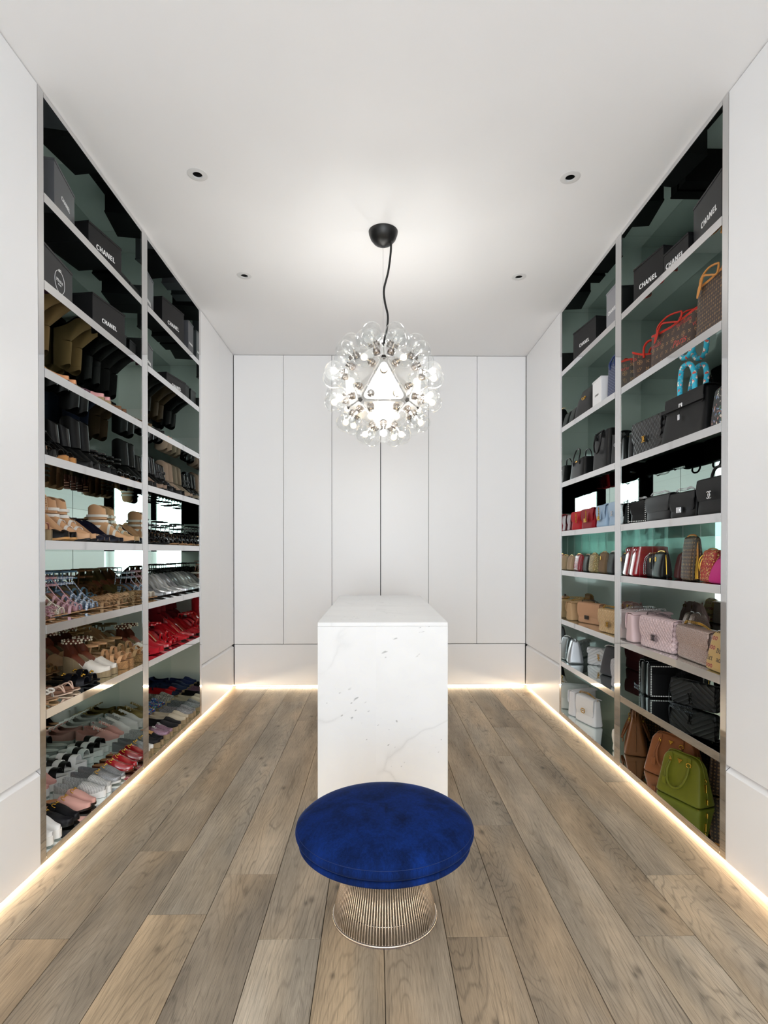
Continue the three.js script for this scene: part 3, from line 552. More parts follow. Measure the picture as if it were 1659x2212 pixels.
    if (o.ankle) { const r = rng(4); part(g, 'ankle_strap', ankleStrap(S, .075, .032, .046, .014), nm(o.ankle)); if (o.pearls) part(g, 'pearls', merge([...Array(26)].map((_, i) => { const a = i / 26 * 2 * PI; return new THREE.SphereGeometry(.0052, 7, 5).translate(S.c(.13) + .035 * Math.cos(a), S.y(.05) + .075 + (i % 2 ? .006 : -.006), S.z(.13) + .01 + .049 * Math.sin(a)); })), nm(o.pearls)).userData.kind = 'stuff'; }
    return g;
  },
  boot(o) {
    const S = foot({ L: .262, W: .092, p: .012, H: .05, ...o }), g = shell('ankle_boot'), sh = o.shaft ?? .13, c = nm(o.c);
    part(g, 'sole', solidSole(S, t => S.y(t) - .010, t => S.y(t), .002), nm(o.sole ?? '#15100d'));
    part(g, 'heel', o.pin ? stiletto(S) : blockHeel(S, .058, .056), nm(o.heel ?? '#15100d'));
    const h = t => t < .4 ? .09 : lerp(.09, .024, Math.pow(sstep(.36, 1.0, t), .8));
    part(g, 'upper', upper(S, 0, 1, h, t => t < .34 ? lerp(.076, .085, t / .34) : 1, 28, 8), c);
    part(g, 'shaft', grid([...Array(9)].map((_, i) => { const u = i / 8, y = S.y(.12) + lerp(.055, .07 + sh, u), rx = lerp(.034, .037, u), rz = lerp(.052, .047, u), zc = S.z(.20) + lerp(.002, -.004, u); return [...Array(22)].map((_, j) => { const a = j / 22 * 2 * PI; return [S.c(.15) + rx * Math.cos(a), y + (u > .9 ? .012 * Math.cos(a * 2) : 0) + (Math.sin(a) > 0 ? lerp(.022, 0, u) : 0), zc + rz * Math.sin(a)]; }); }), true), c);
    if (o.lace) part(g, 'lace', merge([...Array(7)].map((_, i) => { const y = S.y(.12) + .085 + i * (sh / 8), z = S.z(.2) + .058 - i * .0015; return tube([[S.c(.15) - .018, y, z - .003], [S.c(.15), y + .004, z + .004], [S.c(.15) + .018, y - .006, z - .003]], .0025, 8, 5); })), nm(o.lace));
    if (o.cap) part(g, 'toe_cap', upper(S, .76, 1, t => h(t) + .0012, () => 1, 10, 7, .002), nm(o.cap));
    if (o.buckles) for (let i = 0; i < 3; i++) part(g, 'buckle_strap', merge([ankleStrap(S, .035 + i * (sh / 2.6), .040, .060, .014, .16), rbox(.016, .018, .004, S.c(.15) + .026, S.y(.05) + .035 + i * (sh / 2.6), S.z(.16) + .058, .001)]), nm(o.buckles));
    if (o.buckles) for (const t of [.50, .63]) part(g, 'buckle_strap', band(S, t, h(t) + .003, .014, 0, .002), nm(o.buckles));
    if (o.zip) part(g, 'zip', merge([tube([[S.c(.15) + .038, S.y(.1) + .05, S.z(.2)], [S.c(.15) + .042, S.y(.1) + .06 + sh, S.z(.2)]], .002, 6, 5)]), nm(o.zip));
    return g;
  },
};
const CAT = { sneaker: 'sneaker', mule: 'loafer', slide: 'sandal', espadrille: 'espadrille', pump: 'pump', sandal: 'sandal', wedge: 'sandal', boot: 'boot' };
const BAYWORD = { near: 'near shoe cabinet', far: 'far shoe cabinet' };
// one entry of a shelf row: [description, maker, options, depth of the first shoe, depth of the second shoe or null, turn]
function shoeRow(bay, lv, row, toe, list) {
  const all = [];
  for (const [desc, kind, o, Za, Zb, turn = 0, dx = 0] of list) {
    [[Za, -1], [Zb, 1]].forEach(([Z, sd], i) => {
      if (Z == null) return;
      const c = SHOE[kind]({ ...o, sd });
      c.name = numbered(c.name); scene.add(c);
      const which = Zb == null ? '' : i ? ', farther of pair' : ', nearer of pair';
      c.userData = { label: `${desc}, ${row} row, ${ORD[lv]} shelf, ${BAYWORD[bay]}${which}`, category: CAT[kind], group: 'pairs of shoes on the shelves' };
      put(c, 'L', lv, Z, toe + .132 + dx, turn + (i ? -.02 : .02));
      c.updateMatrixWorld(true);
      const b = new THREE.Box3().setFromObject(c, true);
      all.push({ c, w: b.max.z - b.min.z + .005, m: -(b.max.z + b.min.z) / 2, z: -c.position.z });
    });
  }
  // shoes stand side by side without running into each other
  const z0 = BAYZ[bay][0] + POST + .003, z1 = BAYZ[bay][1] - POST - .003, sum = all.reduce((s, q) => s + q.w, 0), k = Math.min(1, (z1 - z0) / sum);
  all.sort((p, q) => p.m - q.m);
  for (const q of all) { q.c.scale.x = k; q.w *= k; q.t = q.m; }
  for (let n = 0; n < 300; n++) {
    for (let i = 0; i + 1 < all.length; i++) { const p = all[i], q = all[i + 1], d = (p.w + q.w) / 2 - (q.t - p.t); if (d > 0) { p.t -= d / 2; q.t += d / 2; } }
    for (const q of all) q.t = clamp(q.t, z0 + q.w / 2, z1 - q.w / 2);
  }
  if (k < 1) { let at = z0; for (const q of all) { q.t = at + q.w / 2; at += q.w; } }
  for (const q of all) q.c.position.z -= q.t - q.m;
}
const nude = '#d9a884', tan = '#b98154', blk = '#0b0b0b', gstr = ['#141414', '#f2f2f0', '#141414'];
const flatStrap = [[.83, .028, .014], [.6, .05, .012]];
// sixth shelf
shoeRow('near', 2, 'front', .03, [
  ['tan strappy wedge sandal', 'sandal', { c: '#c99a6c', H: .05, wedge: cork, straps: [[.84, .032, .016], [.7, .046, .016], [.55, .058, .014]], ankle: [.05], in: '#d7b38e' }, 2.41, 2.50],
  ['peach leather loafer', 'mule', { c: '#d99a6e', back: 1, bit: 0, in: '#c98f66' }, 2.59, 2.68],
  ['dark plum pump', 'pump', { c: '#43202f', H: .07 }, 2.77, 2.86],
  ['striped pink and navy flat', 'espadrille', { c: '#7c5a66', cap: '#d9a0a0' }, 2.95, 3.035],
  ['brown leather loafer', 'mule', { c: '#6e4a30', back: 1 }, 3.12, 3.20],
  ['black studded pump', 'pump', { c: blk, buckle: 1 }, 3.265, null]]);
shoeRow('near', 2, 'back', .33, [
  ['tall black suede boot', 'boot', { c: suede('#0e0d0d'), shaft: .16, H: .06 }, 2.60, 2.70],
  ['black leather boot', 'boot', { c: blk, shaft: .16 }, 2.84, 2.94],
  ['tan suede boot', 'boot', { c: suede('#8a6c44'), shaft: .15 }, 3.08, 3.19]]);
shoeRow('far', 2, 'front', .03, [
  ['olive brown loafer', 'mule', { c: '#5c4a30', back: 1 }, 3.45, 3.53],
  ['black loafer with gold bit', 'mule', { c: blk, back: 1 }, 3.62, 3.71],
  ['rose trimmed black pump', 'pump', { c: '#2a1c1c', cap: '#b98578', H: .06 }, 3.80, 3.89],
  ['black pump with gold buckle', 'pump', { c: blk, buckle: 1, H: .08 }, 3.98, 4.07],
  ['plain black low pump', 'pump', { c: blk, H: .05 }, 4.16, 4.25]]);
shoeRow('far', 2, 'back', .33, [['black ankle boot', 'boot', { c: blk }, 3.55, 3.65], ['brown ankle boot', 'boot', { c: '#4d3a26' }, 3.85, 3.95], ['dark leather ankle boot', 'boot', { c: '#1b1714' }, 4.12, 4.22]]);
// fifth shelf
shoeRow('near', 3, 'front', .03, [
  ['black lace up bootie', 'boot', { c: blk, shaft: .10, lace: '#050505', H: .06 }, 2.40, 2.50],
  ['black sandal with tan lining', 'sandal', { c: blk, in: '#e0b28c', sole: '#b98046', plat: .03, straps: [[.84, .034, .016], [.66, .05, .013, -.01], [.52, .064, .012, -.02]], ankle: [.05], tbar: 1 }, 2.60, 2.71],
  ['smooth black chelsea boot', 'boot', { c: leather('#0c0c0c', .35), shaft: .11, H: .04 }, 2.82, 2.92],
  ['tall pointed black boot', 'boot', { c: leather('#0d0d0d', .5), shaft: .16, toe: 'point' }, 3.01, 3.10],
  ['black bootie with silver studs', 'sandal', { c: blk, studs: silverM, ankle: [.04, .065], straps: [[.84, .034, .02], [.7, .046, .02], [.56, .06, .02]] }, 3.19, 3.27]]);
shoeRow('near', 3, 'back', .33, [['brown suede boot', 'boot', { c: suede('#5b4630') }, 2.74, 2.84], ['navy suede boot', 'boot', { c: suede('#1d2740') }, 3.0, 3.1]]);
shoeRow('far', 3, 'front', .03, [
  ['grey trimmed black boot', 'boot', { c: '#111112', shaft: .14, heel: '#b98d3c' }, 3.43, null],
  ['ribbed black boot', 'boot', { c: leather('#0f0f10', .4), shaft: .15 }, 3.51, 3.59],
  ['taupe suede boot', 'boot', { c: suede('#8a7464'), shaft: .16, H: .04 }, 3.69, 3.79],
  ['pointed black boot with zip', 'boot', { c: leather('#0a0a0b', .25), shaft: .13, toe: 'point', zip: silverM }, 3.89, 3.98],
  ['black bootie with silver rings', 'boot', { c: leather('#0d0d0e', .3), shaft: .10, toe: 'point', zip: silverM, buckles: '#2a2a2c' }, 4.07, 4.15],
  ['tall taupe boot', 'boot', { c: suede('#93806e'), shaft: .15, H: .04 }, 4.24, 4.33]]);
// fourth shelf
shoeRow('near', 4, 'front', .03, [
  ['blush strappy espadrille wedge', 'sandal', { c: '#c99488', H: .075, p: .04, wedge: jute, straps: [[.85, .036, .012, .01], [.76, .044, .012, -.01], [.66, .052, .012, .01], [.55, .062, .012, -.01]], ankle: [.03, .05, .07, .09], in: '#e2c3a8', counter: 1 }, 2.42, 2.515],
  ['nude lace bootie with black toecap', 'boot', { c: '#d2a57e', shaft: .09, H: .05, cap: blk, lace: '#e3c19c', sole: '#c9955c', heel: '#c9955c' }, 2.615, 2.71],
  ['nude bootie with white buckles', 'boot', { c: '#d6a880', shaft: .08, H: .05, toe: 'point', buckles: '#f3f1ec' }, 2.81, 2.90],
  ['nude pump with navy toecap', 'pump', { c: '#d8b18c', cap: '#15172b', heel: '#15172b', toe: 'round', H: .075, in: '#e6c6a6' }, 2.985, 3.065],
  ['navy pump with nude lining', 'pump', { c: '#15172b', cap: '#0d0f1e', toe: 'round', H: .075, in: '#dfbd97' }, 3.14, 3.21],
  ['nude buckled bootie by the divider', 'boot', { c: '#d3a67c', shaft: .08, H: .05, buckles: '#f0ece2' }, 3.272, null]]);
shoeRow('near', 4, 'back', .34, [['blue suede pump', 'pump', { c: suede('#33506a') }, 2.72, 2.80], ['tan leather pump', 'pump', { c: '#8c6b46' }, 2.95, 3.03]]);
shoeRow('far', 4, 'front', .03, [
  ['black studded strappy heel', 'sandal', { c: blk, in: '#1a1715', sole: '#0d0d0d', studs: silverM, ankle: [.04, .07] }, 3.44, 3.52],
  ['black strappy heel with tan insole', 'sandal', { c: blk, in: '#e3ba93', sole: '#0d0d0d', ankle: [.08], straps: [[.85, .03, .012]] }, 3.61, 3.70],
  ['black caged heel', 'sandal', { c: blk, in: '#15110f', sole: '#0d0d0d', ankle: [.03, .055, .08] }, 3.79, 3.87],
  ['black patent strappy heel', 'sandal', { c: patent('#0d0d0e'), in: '#221c18', ankle: [.05], studs: silverM }, 3.96, 4.04],
  ['black buckled strappy heel', 'sandal', { c: blk, in: '#1a1512', ankle: [.04, .08], tbar: 1 }, 4.13, 4.21],
  ['black strappy sandal by far post', 'sandal', { c: blk, in: '#a67a55', ankle: [.06] }, 4.31, null]]);
shoeRow('far', 4, 'back', .34, [['black suede pump', 'pump', { c: suede('#151515') }, 3.55, 3.63], ['brown tortoise pump', 'pump', { c: '#4a2f1c' }, 3.78, 3.86], ['black platform pump', 'pump', { c: blk, H: .1, p: .02 }, 4.05, 4.13]]);
// third shelf
const cage = [[.86, .032, .011], [.75, .042, .011], [.64, .05, .011], [.54, .06, .011]];
shoeRow('near', 5, 'front', .06, [
  ['pink fringed flat sandal', 'sandal', { c: '#c99aa2', H: .02, p: .016, sole: '#b98660', fringe: 3, straps: flatStrap }, 2.41, 2.49, 0, -.03],
  ['ivory studded caged heel', 'sandal', { c: '#efe8da', studs: '#3a3a3a', straps: cage, ankle: [.045, .075], tbar: 1, in: '#d9b59a' }, 2.60, 2.69],
  ['pink studded caged heel', 'sandal', { c: '#cfa3ae', studs: '#efe3c8', straps: cage, ankle: [.045, .08], tbar: 1, in: '#b98a80' }, 2.775, 2.86],
  ['blue plaid studded caged heel', 'sandal', { c: plaid, studs: '#f0ead8', straps: cage, ankle: [.045, .075], tbar: 1, in: '#5a6a80' }, 2.945, 3.03],
  ['tan fringed flat sandal', 'sandal', { c: '#b9936c', H: .02, p: .014, fringe: 9, straps: flatStrap }, 3.115, 3.20],
  ['sand fringed sandal by the divider', 'sandal', { c: '#c2a07a', H: .02, p: .014, fringe: 12, straps: flatStrap }, 3.268, null]]);
shoeRow('near', 5, 'back', .33, [
  ['brown leather wedge', 'wedge', { c: '#6b4a2c', soleM: cork, heelPanel: '#6b4a2c' }, 2.55, 2.64], ['olive leather wedge', 'wedge', { c: '#6f5d36', soleM: cork, heelPanel: '#6f5d36', ankle: '#6f5d36' }, 2.74, 2.83],
  ['chestnut strappy heel', 'sandal', { c: '#8a5a36', ankle: [.05, .09], in: '#7a5236' }, 2.93, 3.01], ['sky blue strappy heel', 'sandal', { c: '#8fb2d2', ankle: [.05, .09], in: '#9a8468' }, 3.12, 3.2]]);
shoeRow('far', 5, 'front', .05, [
  ['rose gold platform sandal', 'sandal', { c: '#c48a78', H: .1, p: .03, plat: .034, straps: [[.84, .036, .018], [.62, .056, .016]], ankle: [.06] }, 3.43, 3.52],
  ['ivory block heeled sandal', 'sandal', { c: '#e8e2d4', H: .06, block: 1, straps: [[.82, .036, .03]], ankle: [.05], in: '#d8b9a0' }, 3.61, 3.69],
  ['silver glitter pump', 'pump', { c: silverGlit, in: '#d9d2c8', H: .08 }, 3.77, 3.85],
  ['silver metallic pump', 'pump', { c: mat('#c9cacc', .28, { metalness: .8 }), in: '#d8d4cc' }, 3.93, 4.01],
  ['pale silver slingback pump', 'pump', { c: mat('#dcdcdc', .35, { metalness: .6 }), in: '#e5e0d6', toe: 'round' }, 4.09, 4.17],
  ['silver pump by far post', 'pump', { c: mat('#b9babd', .3, { metalness: .8 }), in: '#cfcac2' }, 4.25, 4.325]]);
shoeRow('far', 5, 'back', .33, [['black jewelled strappy heel', 'sandal', { c: blk, ankle: [.06, .1], studs: silverM }, 3.55, 3.64], ['black loop strap heel', 'sandal', { c: blk, ankle: [.05, .1] }, 3.78, 3.87], ['dark bronze heel', 'pump', { c: '#4f3a28' }, 4.05, 4.14]]);
// second shelf
shoeRow('near', 6, 'front', .02, [
  ['flat sandal with white bow', 'sandal', { c: '#efe9e0', H: 0, p: .012, bow: 1, straps: [[.8, .03, .016]], in: '#d2a98a', sole: '#c39a72' }, 2.40, 2.475],
  ['nude flat thong sandal', 'sandal', { c: '#e2c1ae', H: .0, p: .014, thong: 1, straps: [], in: '#b88a72', sole: '#d8b9a2' }, 2.545, 2.62],
  ['black sandal with gold beads', 'sandal', { c: leather('#14141a'), H: .012, p: .014, straps: [[.82, .032, .03], [.6, .05, .03]], beads: [.82, .6, .45], in: '#1b1714', sole: '#151313' }, 2.715, 2.805],
  ['white espadrille wedge with pearl strap', 'wedge', { c: '#ebe3d8', heelPanel: '#5e2f1e', ankle: '#5e2f1e', pearls: '#efe6cf', in: '#7c3f2a' }, 2.985, 3.07],
  ['cork platform cross strap sandal', 'sandal', { c: '#d3a377', H: .03, p: .04, wedge: cork, straps: [[.84, .034, .018, .012], [.74, .042, .018, -.012], [.5, .06, .016]], ankle: [.06], in: '#caa078' }, 3.175, 3.265]]);
shoeRow('near', 6, 'back', .33, [
  ['olive strappy heel', 'sandal', { c: '#7d6b48', ankle: [.05], in: '#8f7a58', straps: [[.84, .03, .02], [.66, .05, .02]] }, 2.62, 2.71], ['nude slingback pump', 'pump', { c: '#cfa67c', in: '#d8b592' }, 2.81, 2.89], ['gold snake sandal', 'sandal', { c: '#b08a58', ankle: [.05, .08], in: '#b98c5e' }, 2.99, 3.07], ['tan wedge with pearl strap', 'wedge', { c: '#c59d76', heelPanel: '#6a3826', ankle: '#6a3826', pearls: '#efe6cf' }, 3.16, 3.25]]);
shoeRow('far', 6, 'front', .02, [
  ['bright red suede pump', 'pump', { c: suede('#c4081c'), in: '#8f1018', H: .08, p: .02 }, 3.435, 3.52],
  ['red suede bootie', 'boot', { c: suede('#b70f22'), shaft: .09, H: .07, sole: '#b70f22', heel: '#b70f22' }, 3.61, 3.70],
  ['red pump with cream lining', 'pump', { c: patent('#c00f20'), in: '#e3c69c' }, 3.79, 3.875],
  ['red patent strappy heel', 'sandal', { c: patent('#c8101f'), in: '#a51420', ankle: [.05], sole: '#8c0d18' }, 3.96, 4.04],
  ['red leather bow pump', 'pump', { c: '#b0101d', in: '#c99a72', H: .07 }, 4.125, 4.205],
  ['crimson pump by far post', 'pump', { c: patent('#a80d1c'), in: '#e0c096' }, 4.30, null]]);
shoeRow('far', 6, 'back', .33, [['dark red ankle boot', 'boot', { c: suede('#7d1220') }, 3.55, 3.64], ['deep red leather boot', 'boot', { c: '#9c1524' }, 3.82, 3.91], ['ruby velvet pump', 'pump', { c: suede('#8d0f20') }, 4.1, 4.18]]);
// lowest shelf
shoeRow('near', 7, 'front', .012, [
  ['white lace up sneaker', 'sneaker', { c: '#ececec' }, 2.415, 2.495],
  ['black mule with gold bit', 'mule', { c: leather('#131318', .4), sole: '#17130f' }, 2.577, 2.662],
  ['pink mule with gold bit', 'mule', { c: suede('#dba79c'), in: '#c98a5c' }, 2.738, 2.822],
  ['black and white woven slip-on', 'espadrille', { c: checkBW, soleM: leather('#eeeeec'), in: '#d9d9d6' }, 2.905, 2.985],
  ['silver glitter loafer', 'mule', { c: silverGlit, back: 1, sole: '#e6e3de', in: '#e0dcd4' }, 3.065, 3.15],
  ['red patent loafer with gold bit', 'mule', { c: patent('#a30d1d'), sole: '#5a2a18', in: '#a07048' }, 3.222, 3.288, 0, 0]]);
shoeRow('near', 7, 'back', .375, [
  ['gold glitter sneaker', 'sneaker', { c: goldGlit, lace: '#efe9dc', tab: '#d9a24a' }, 2.44, 2.53],
  ['white studded sneaker', 'sneaker', { c: '#e6e6e6', tab: '#2aa0b0', lining: '#d8d8d8' }, 2.635, 2.725],
  ['white sneaker with red tab', 'sneaker', { c: '#efefee', tab: '#8d1220' }, 2.82, null],
  ['pink suede sneaker', 'sneaker', { c: suede('#dca49c'), lining: '#8f9690' }, 2.915, 3.01],
  ['black and white striped slide', 'slide', { bands: gstr }, 3.115, 3.20],
  ['white and black striped slide', 'slide', { bands: ['#f1f1ef', '#141414', '#f1f1ef'] }, 3.275, null]]);
shoeRow('far', 7, 'front', .012, [
  ['white slip-on espadrille', 'espadrille', { c: '#ececea', cap: '#f4f4f2' }, 3.435, 3.515],
  ['black espadrille with tan label', 'espadrille', { c: '#17171c', tag: '#c89a62', in: '#c9a06a' }, 3.60, 3.69],
  ['pink glitter espadrille with ring', 'espadrille', { c: pinkGlit, ring: 1, in: '#d9b9c4' }, 3.775, 3.86],
  ['black suede espadrille', 'espadrille', { c: suede('#17171a'), in: '#d8c6a6' }, 3.945, 4.03],
  ['beige pleated espadrille', 'espadrille', { c: '#c9bda6', in: '#dccdb2' }, 4.115, 4.195],
  ['white lace espadrille', 'espadrille', { c: bwGlit, in: '#e6e0d4' }, 4.275, 4.345]]);
shoeRow('far', 7, 'back', .375, [
  ['navy suede espadrille', 'espadrille', { c: suede('#1c2c5c'), in: '#c9b48e' }, 3.44, 3.53], ['denim espadrille', 'espadrille', { c: '#2a3a5e', tag: '#23304e' }, 3.615, 3.70],
  ['red canvas espadrille with navy toe', 'espadrille', { c: '#c3141f', cap: '#1b2440', in: '#c9b48e' }, 3.785, 3.87], ['zebra print slip-on', 'espadrille', { c: zebra, soleM: leather('#c9b48e'), cap: zebra }, 3.955, 4.04],
  ['blue floral slip-on', 'espadrille', { c: floralBlue }, 4.125, 4.21]]);
// ---------------------------------------------------------------- boxes and bags: front towards +z, bottom on y = 0
const quiltT = dataTex(128, 128, (i, j) => { const x = i / 128, y = j / 128, a = Math.abs(Math.sin((x + y) * PI)), b = Math.abs(Math.sin((x - y) * PI)); const v = 255 * Math.pow(Math.min(a, 1) * Math.min(b, 1), .45); return [v, v, v]; }, false, 1, 1);
const chevT = K => dataTex(256, 64, (i, j) => { const y = (j / 64 + Math.abs((i / 256) * 2 - 1) * K) % 1, v = 255 * Math.pow(Math.abs(Math.sin(y * PI)), .5); return [v, v, v]; }, false, 1, 1);
function relief(tex, size, sx = 1) { const t = tex.clone(); t.repeat.set(1 / (size * sx), 1 / size); t.needsUpdate = true; return t; }
const qT = relief(quiltT, .034), qsT = relief(quiltT, .026), cT = relief(chevT(-2.6), .024, 9), cbT = relief(chevT(-3.2), .026, 11);
const quilted = (c, r = .4, small = 0, o = {}) => mat(c, r, { bumpMap: small ? qsT : qT, bumpScale: .004, ...o });
const chevron = (c, r = .4, big = 0) => mat(c, r, { bumpMap: big ? cbT : cT, bumpScale: .005 });
const monoDraw = (bg, fg) => (c, w) => {
  c.fillStyle = bg; c.fillRect(0, 0, w, w); c.fillStyle = c.strokeStyle = fg; c.textAlign = 'center'; c.textBaseline = 'middle';
  const fl = (x, y, r, k) => { c.lineWidth = w * .012; if (k) { c.beginPath(); c.arc(x, y, r, 0, 7); c.stroke(); } for (let i = 0; i < 4; i++) { const a = i * PI / 2 + (k ? 0 : PI / 4); c.beginPath(); c.ellipse(x + Math.cos(a) * r * .52, y + Math.sin(a) * r * .52, r * .42, r * .2, a, 0, 7); c.fill(); } };
  const lv = (x, y) => { c.font = `${w * .15}px serif`; c.fillText('L', x - w * .03, y + w * .02); c.fillText('V', x + w * .03, y - w * .02); };
  for (const [ox, oy] of [[0, 0], [.5, .5], [.5, 0], [0, .5]]) { lv((ox + .13) * w, (oy + .13) * w); fl((ox + .38) * w, (oy + .13) * w, w * .075, 0); fl((ox + .13) * w, (oy + .38) * w, w * .08, 1); fl((ox + .38) * w, (oy + .38) * w, w * .07, 0); }
};
const monogram = patternMat(256, monoDraw('#33231a', '#a87f4c'), .07, .5);
const graffiti = patternMat(512, (c, w) => { c.save(); monoDraw('#33231a', '#8a663c')(c, w / 2); c.translate(w / 2, 0); monoDraw('#33231a', '#8a663c')(c, w / 2); c.translate(-w / 2, w / 2); monoDraw('#33231a', '#8a663c')(c, w / 2); c.translate(w / 2, 0); monoDraw('#33231a', '#8a663c')(c, w / 2); c.restore(); c.fillStyle = '#c93322'; c.textAlign = 'left'; c.font = 'italic 62px serif'; c.fillText('Louis', 18, 120); c.fillText('Vuitton', 210, 190); c.font = '34px sans-serif'; c.fillText('TROTTEURS', 60, 275); c.fillText('VOYAGES', 250, 330); c.font = 'italic 66px serif'; c.fillText('Paris', 40, 420); c.fillRect(230, 215, 240, 6); }, .34, .5);
const goyard = patternMat(128, (c, w) => { c.fillStyle = '#2c3553'; c.fillRect(0, 0, w, w); c.fillStyle = '#b9c0d6'; for (let i = 0; i < 4; i++) for (let j = 0; j < 4; j++) for (let k = 0; k < 6; k++) { c.fillRect(i * 32 + k * 2.6, j * 32 + (i % 2) * 16 + k * 3.2, 3, 3); c.fillRect(i * 32 + 30 - k * 2.6, j * 32 + (i % 2) * 16 + k * 3.2, 3, 3); } }, .07, .6);
const blotch = (cols, size, seed, rough = .5, o = {}) => patternMat(256, (c, w) => { c.fillStyle = cols[0]; c.fillRect(0, 0, w, w); const r = rng(seed); for (let i = 0; i < 170; i++) { c.fillStyle = cols[1 + Math.floor(r() * (cols.length - 1))]; c.beginPath(); c.ellipse(r() * w, r() * w, 3 + r() * 12, 2 + r() * 7, r() * 6, 0, 7); c.fill(); } }, size, rough, o);
const redEmb = blotch(['#a8261f', '#d9a945', '#c8392c', '#e9d18a', '#7c1a18', '#c9b26a'], .09, 3), goldFloral = blotch(['#8f7a4c', '#c9a868', '#5b4a36', '#e0cfa0', '#9c5a44'], .08, 5), whiteFloral = blotch(['#c9bcc6', '#8a5f8c', '#4d7a3a', '#e8e2e6', '#a94a63', '#5c8a4c'], .10, 6), patchMix = blotch(['#141416', '#d8cfc0', '#3d7a5a', '#c98a7a', '#7a9ac4', '#1b1b1d', '#18181a', '#141416'], .16, 12), croc = patternMat(128, (c, w) => { c.fillStyle = '#a01828'; c.fillRect(0, 0, w, w); c.strokeStyle = '#6d0c18'; c.lineWidth = 3; for (let i = 0; i < 5; i++) for (let j = 0; j < 6; j++) c.strokeRect(i * 28 + (j % 2) * 14 - 8, j * 22, 26, 20); }, .05, .25);
const lettered = patternMat(256, (c, w) => { c.fillStyle = '#b9985e'; c.fillRect(0, 0, w, w); c.fillStyle = '#141210'; c.font = 'bold 62px serif'; c.fillText('Dior', 20, 80); c.fillText('addict', 40, 160); c.strokeStyle = '#8d1a2c'; c.lineWidth = 9; for (let i = 0; i < 3; i++) for (let j = 0; j < 2; j++) { c.beginPath(); c.arc(150 + i * 40, 40 + j * 170, 14, 0, 7); c.stroke(); } }, .12, .45);
const scarfM = patternMat(128, (c, w) => { c.fillStyle = '#35b4d0'; c.fillRect(0, 0, w, w); const r = rng(2); for (let i = 0; i < 26; i++) { c.fillStyle = ['#e8a9a8', '#f3e6dc', '#1f8fb0', '#d9584a'][i % 4]; c.beginPath(); c.ellipse(r() * w, r() * w, 5 + r() * 10, 4 + r() * 5, r() * 6, 0, 7); c.fill(); } }, .2, .6);
scarfM.map.repeat.set(5, 1);

// soft box: superellipse sections between bottom and top; wt, dt = top width and depth relative to the bottom
function body(w, h, d, o = {}) {
  const { wt = 1, dt = 1, n = 5, r = .014, bulge = 0, open = 0, sag = 0, topR = 0 } = o, rows = [], K = 40;
  const ring = (y, kw, kd, inset) => { const u = clamp(y / h), tk = topR ? clamp((y - h + topR) / topR) : 0, ww = Math.max(.001, w / 2 * lerp(1, wt, u) * kw - inset - topR * 1.1 * (1 - Math.sqrt(1 - tk * tk * .96))), dd = Math.max(.001, d / 2 * lerp(1, dt, u) * kd - inset) + bulge * Math.sin(u * PI); return [...Array(K)].map((_, j) => { const a = (j + .5) / K * 2 * PI, c = Math.cos(a), s = Math.sin(a), x = Math.sign(c) * Math.pow(Math.abs(c), 2 / n) * ww; return [x, y - sag * (1 - (x / (w / 2)) ** 2) * u * u, Math.sign(s) * Math.pow(Math.abs(s), 2 / n) * dd]; }); };
  rows.push(ring(0, .02, .02, 0));
  for (let i = 0; i <= 3; i++) { const a = i / 3 * PI / 2; rows.push(ring(r * (1 - Math.sin(PI / 2 - a) * 1) * 1, 1, 1, r * (1 - Math.sin(a)))); }
  for (let i = 1, m = topR ? 18 : 8; i < m; i++) rows.push(ring(lerp(r, h - (open ? 0 : topR ? r * .5 : r), i / m), 1, 1, 0));
  if (open) { rows.push(ring(h, 1, 1, 0), ring(h, 1, 1, .003), ring(h * .5, 1, 1, .004), ring(h * .3, .02, .02, 0)); }
  else { for (let i = 0; i <= 3; i++) { const a = i / 3 * PI / 2; rows.push(ring(h - r + r * Math.sin(a), 1, 1, r * (1 - Math.cos(a)))); } rows.push(ring(h, .02, .02, 0)); }
  const g = grid(rows, true), p = g.attributes.position, uv = g.attributes.uv, q = K / 4;
  rows.forEach((row, i) => {                      // u runs round the bag from the middle of its front, v is the height
    const at = j => row[((j % K) + K) % K], set = (j, u) => uv.setXY(i * K + ((j % K) + K) % K, u, p.getY(i * K + ((j % K) + K) % K));
    for (const s of [-1, 1]) { let u = at(s < 0 ? q : q - 1)[0]; set(s < 0 ? q : q - 1, u); for (let n = 1; n < K / 2; n++) { const j = s < 0 ? q + n : q - 1 - n, b = at(j), c = at(j + s); u += s * Math.hypot(b[0] - c[0], b[2] - c[2]); set(j, u); } }
  });
  return g;
}
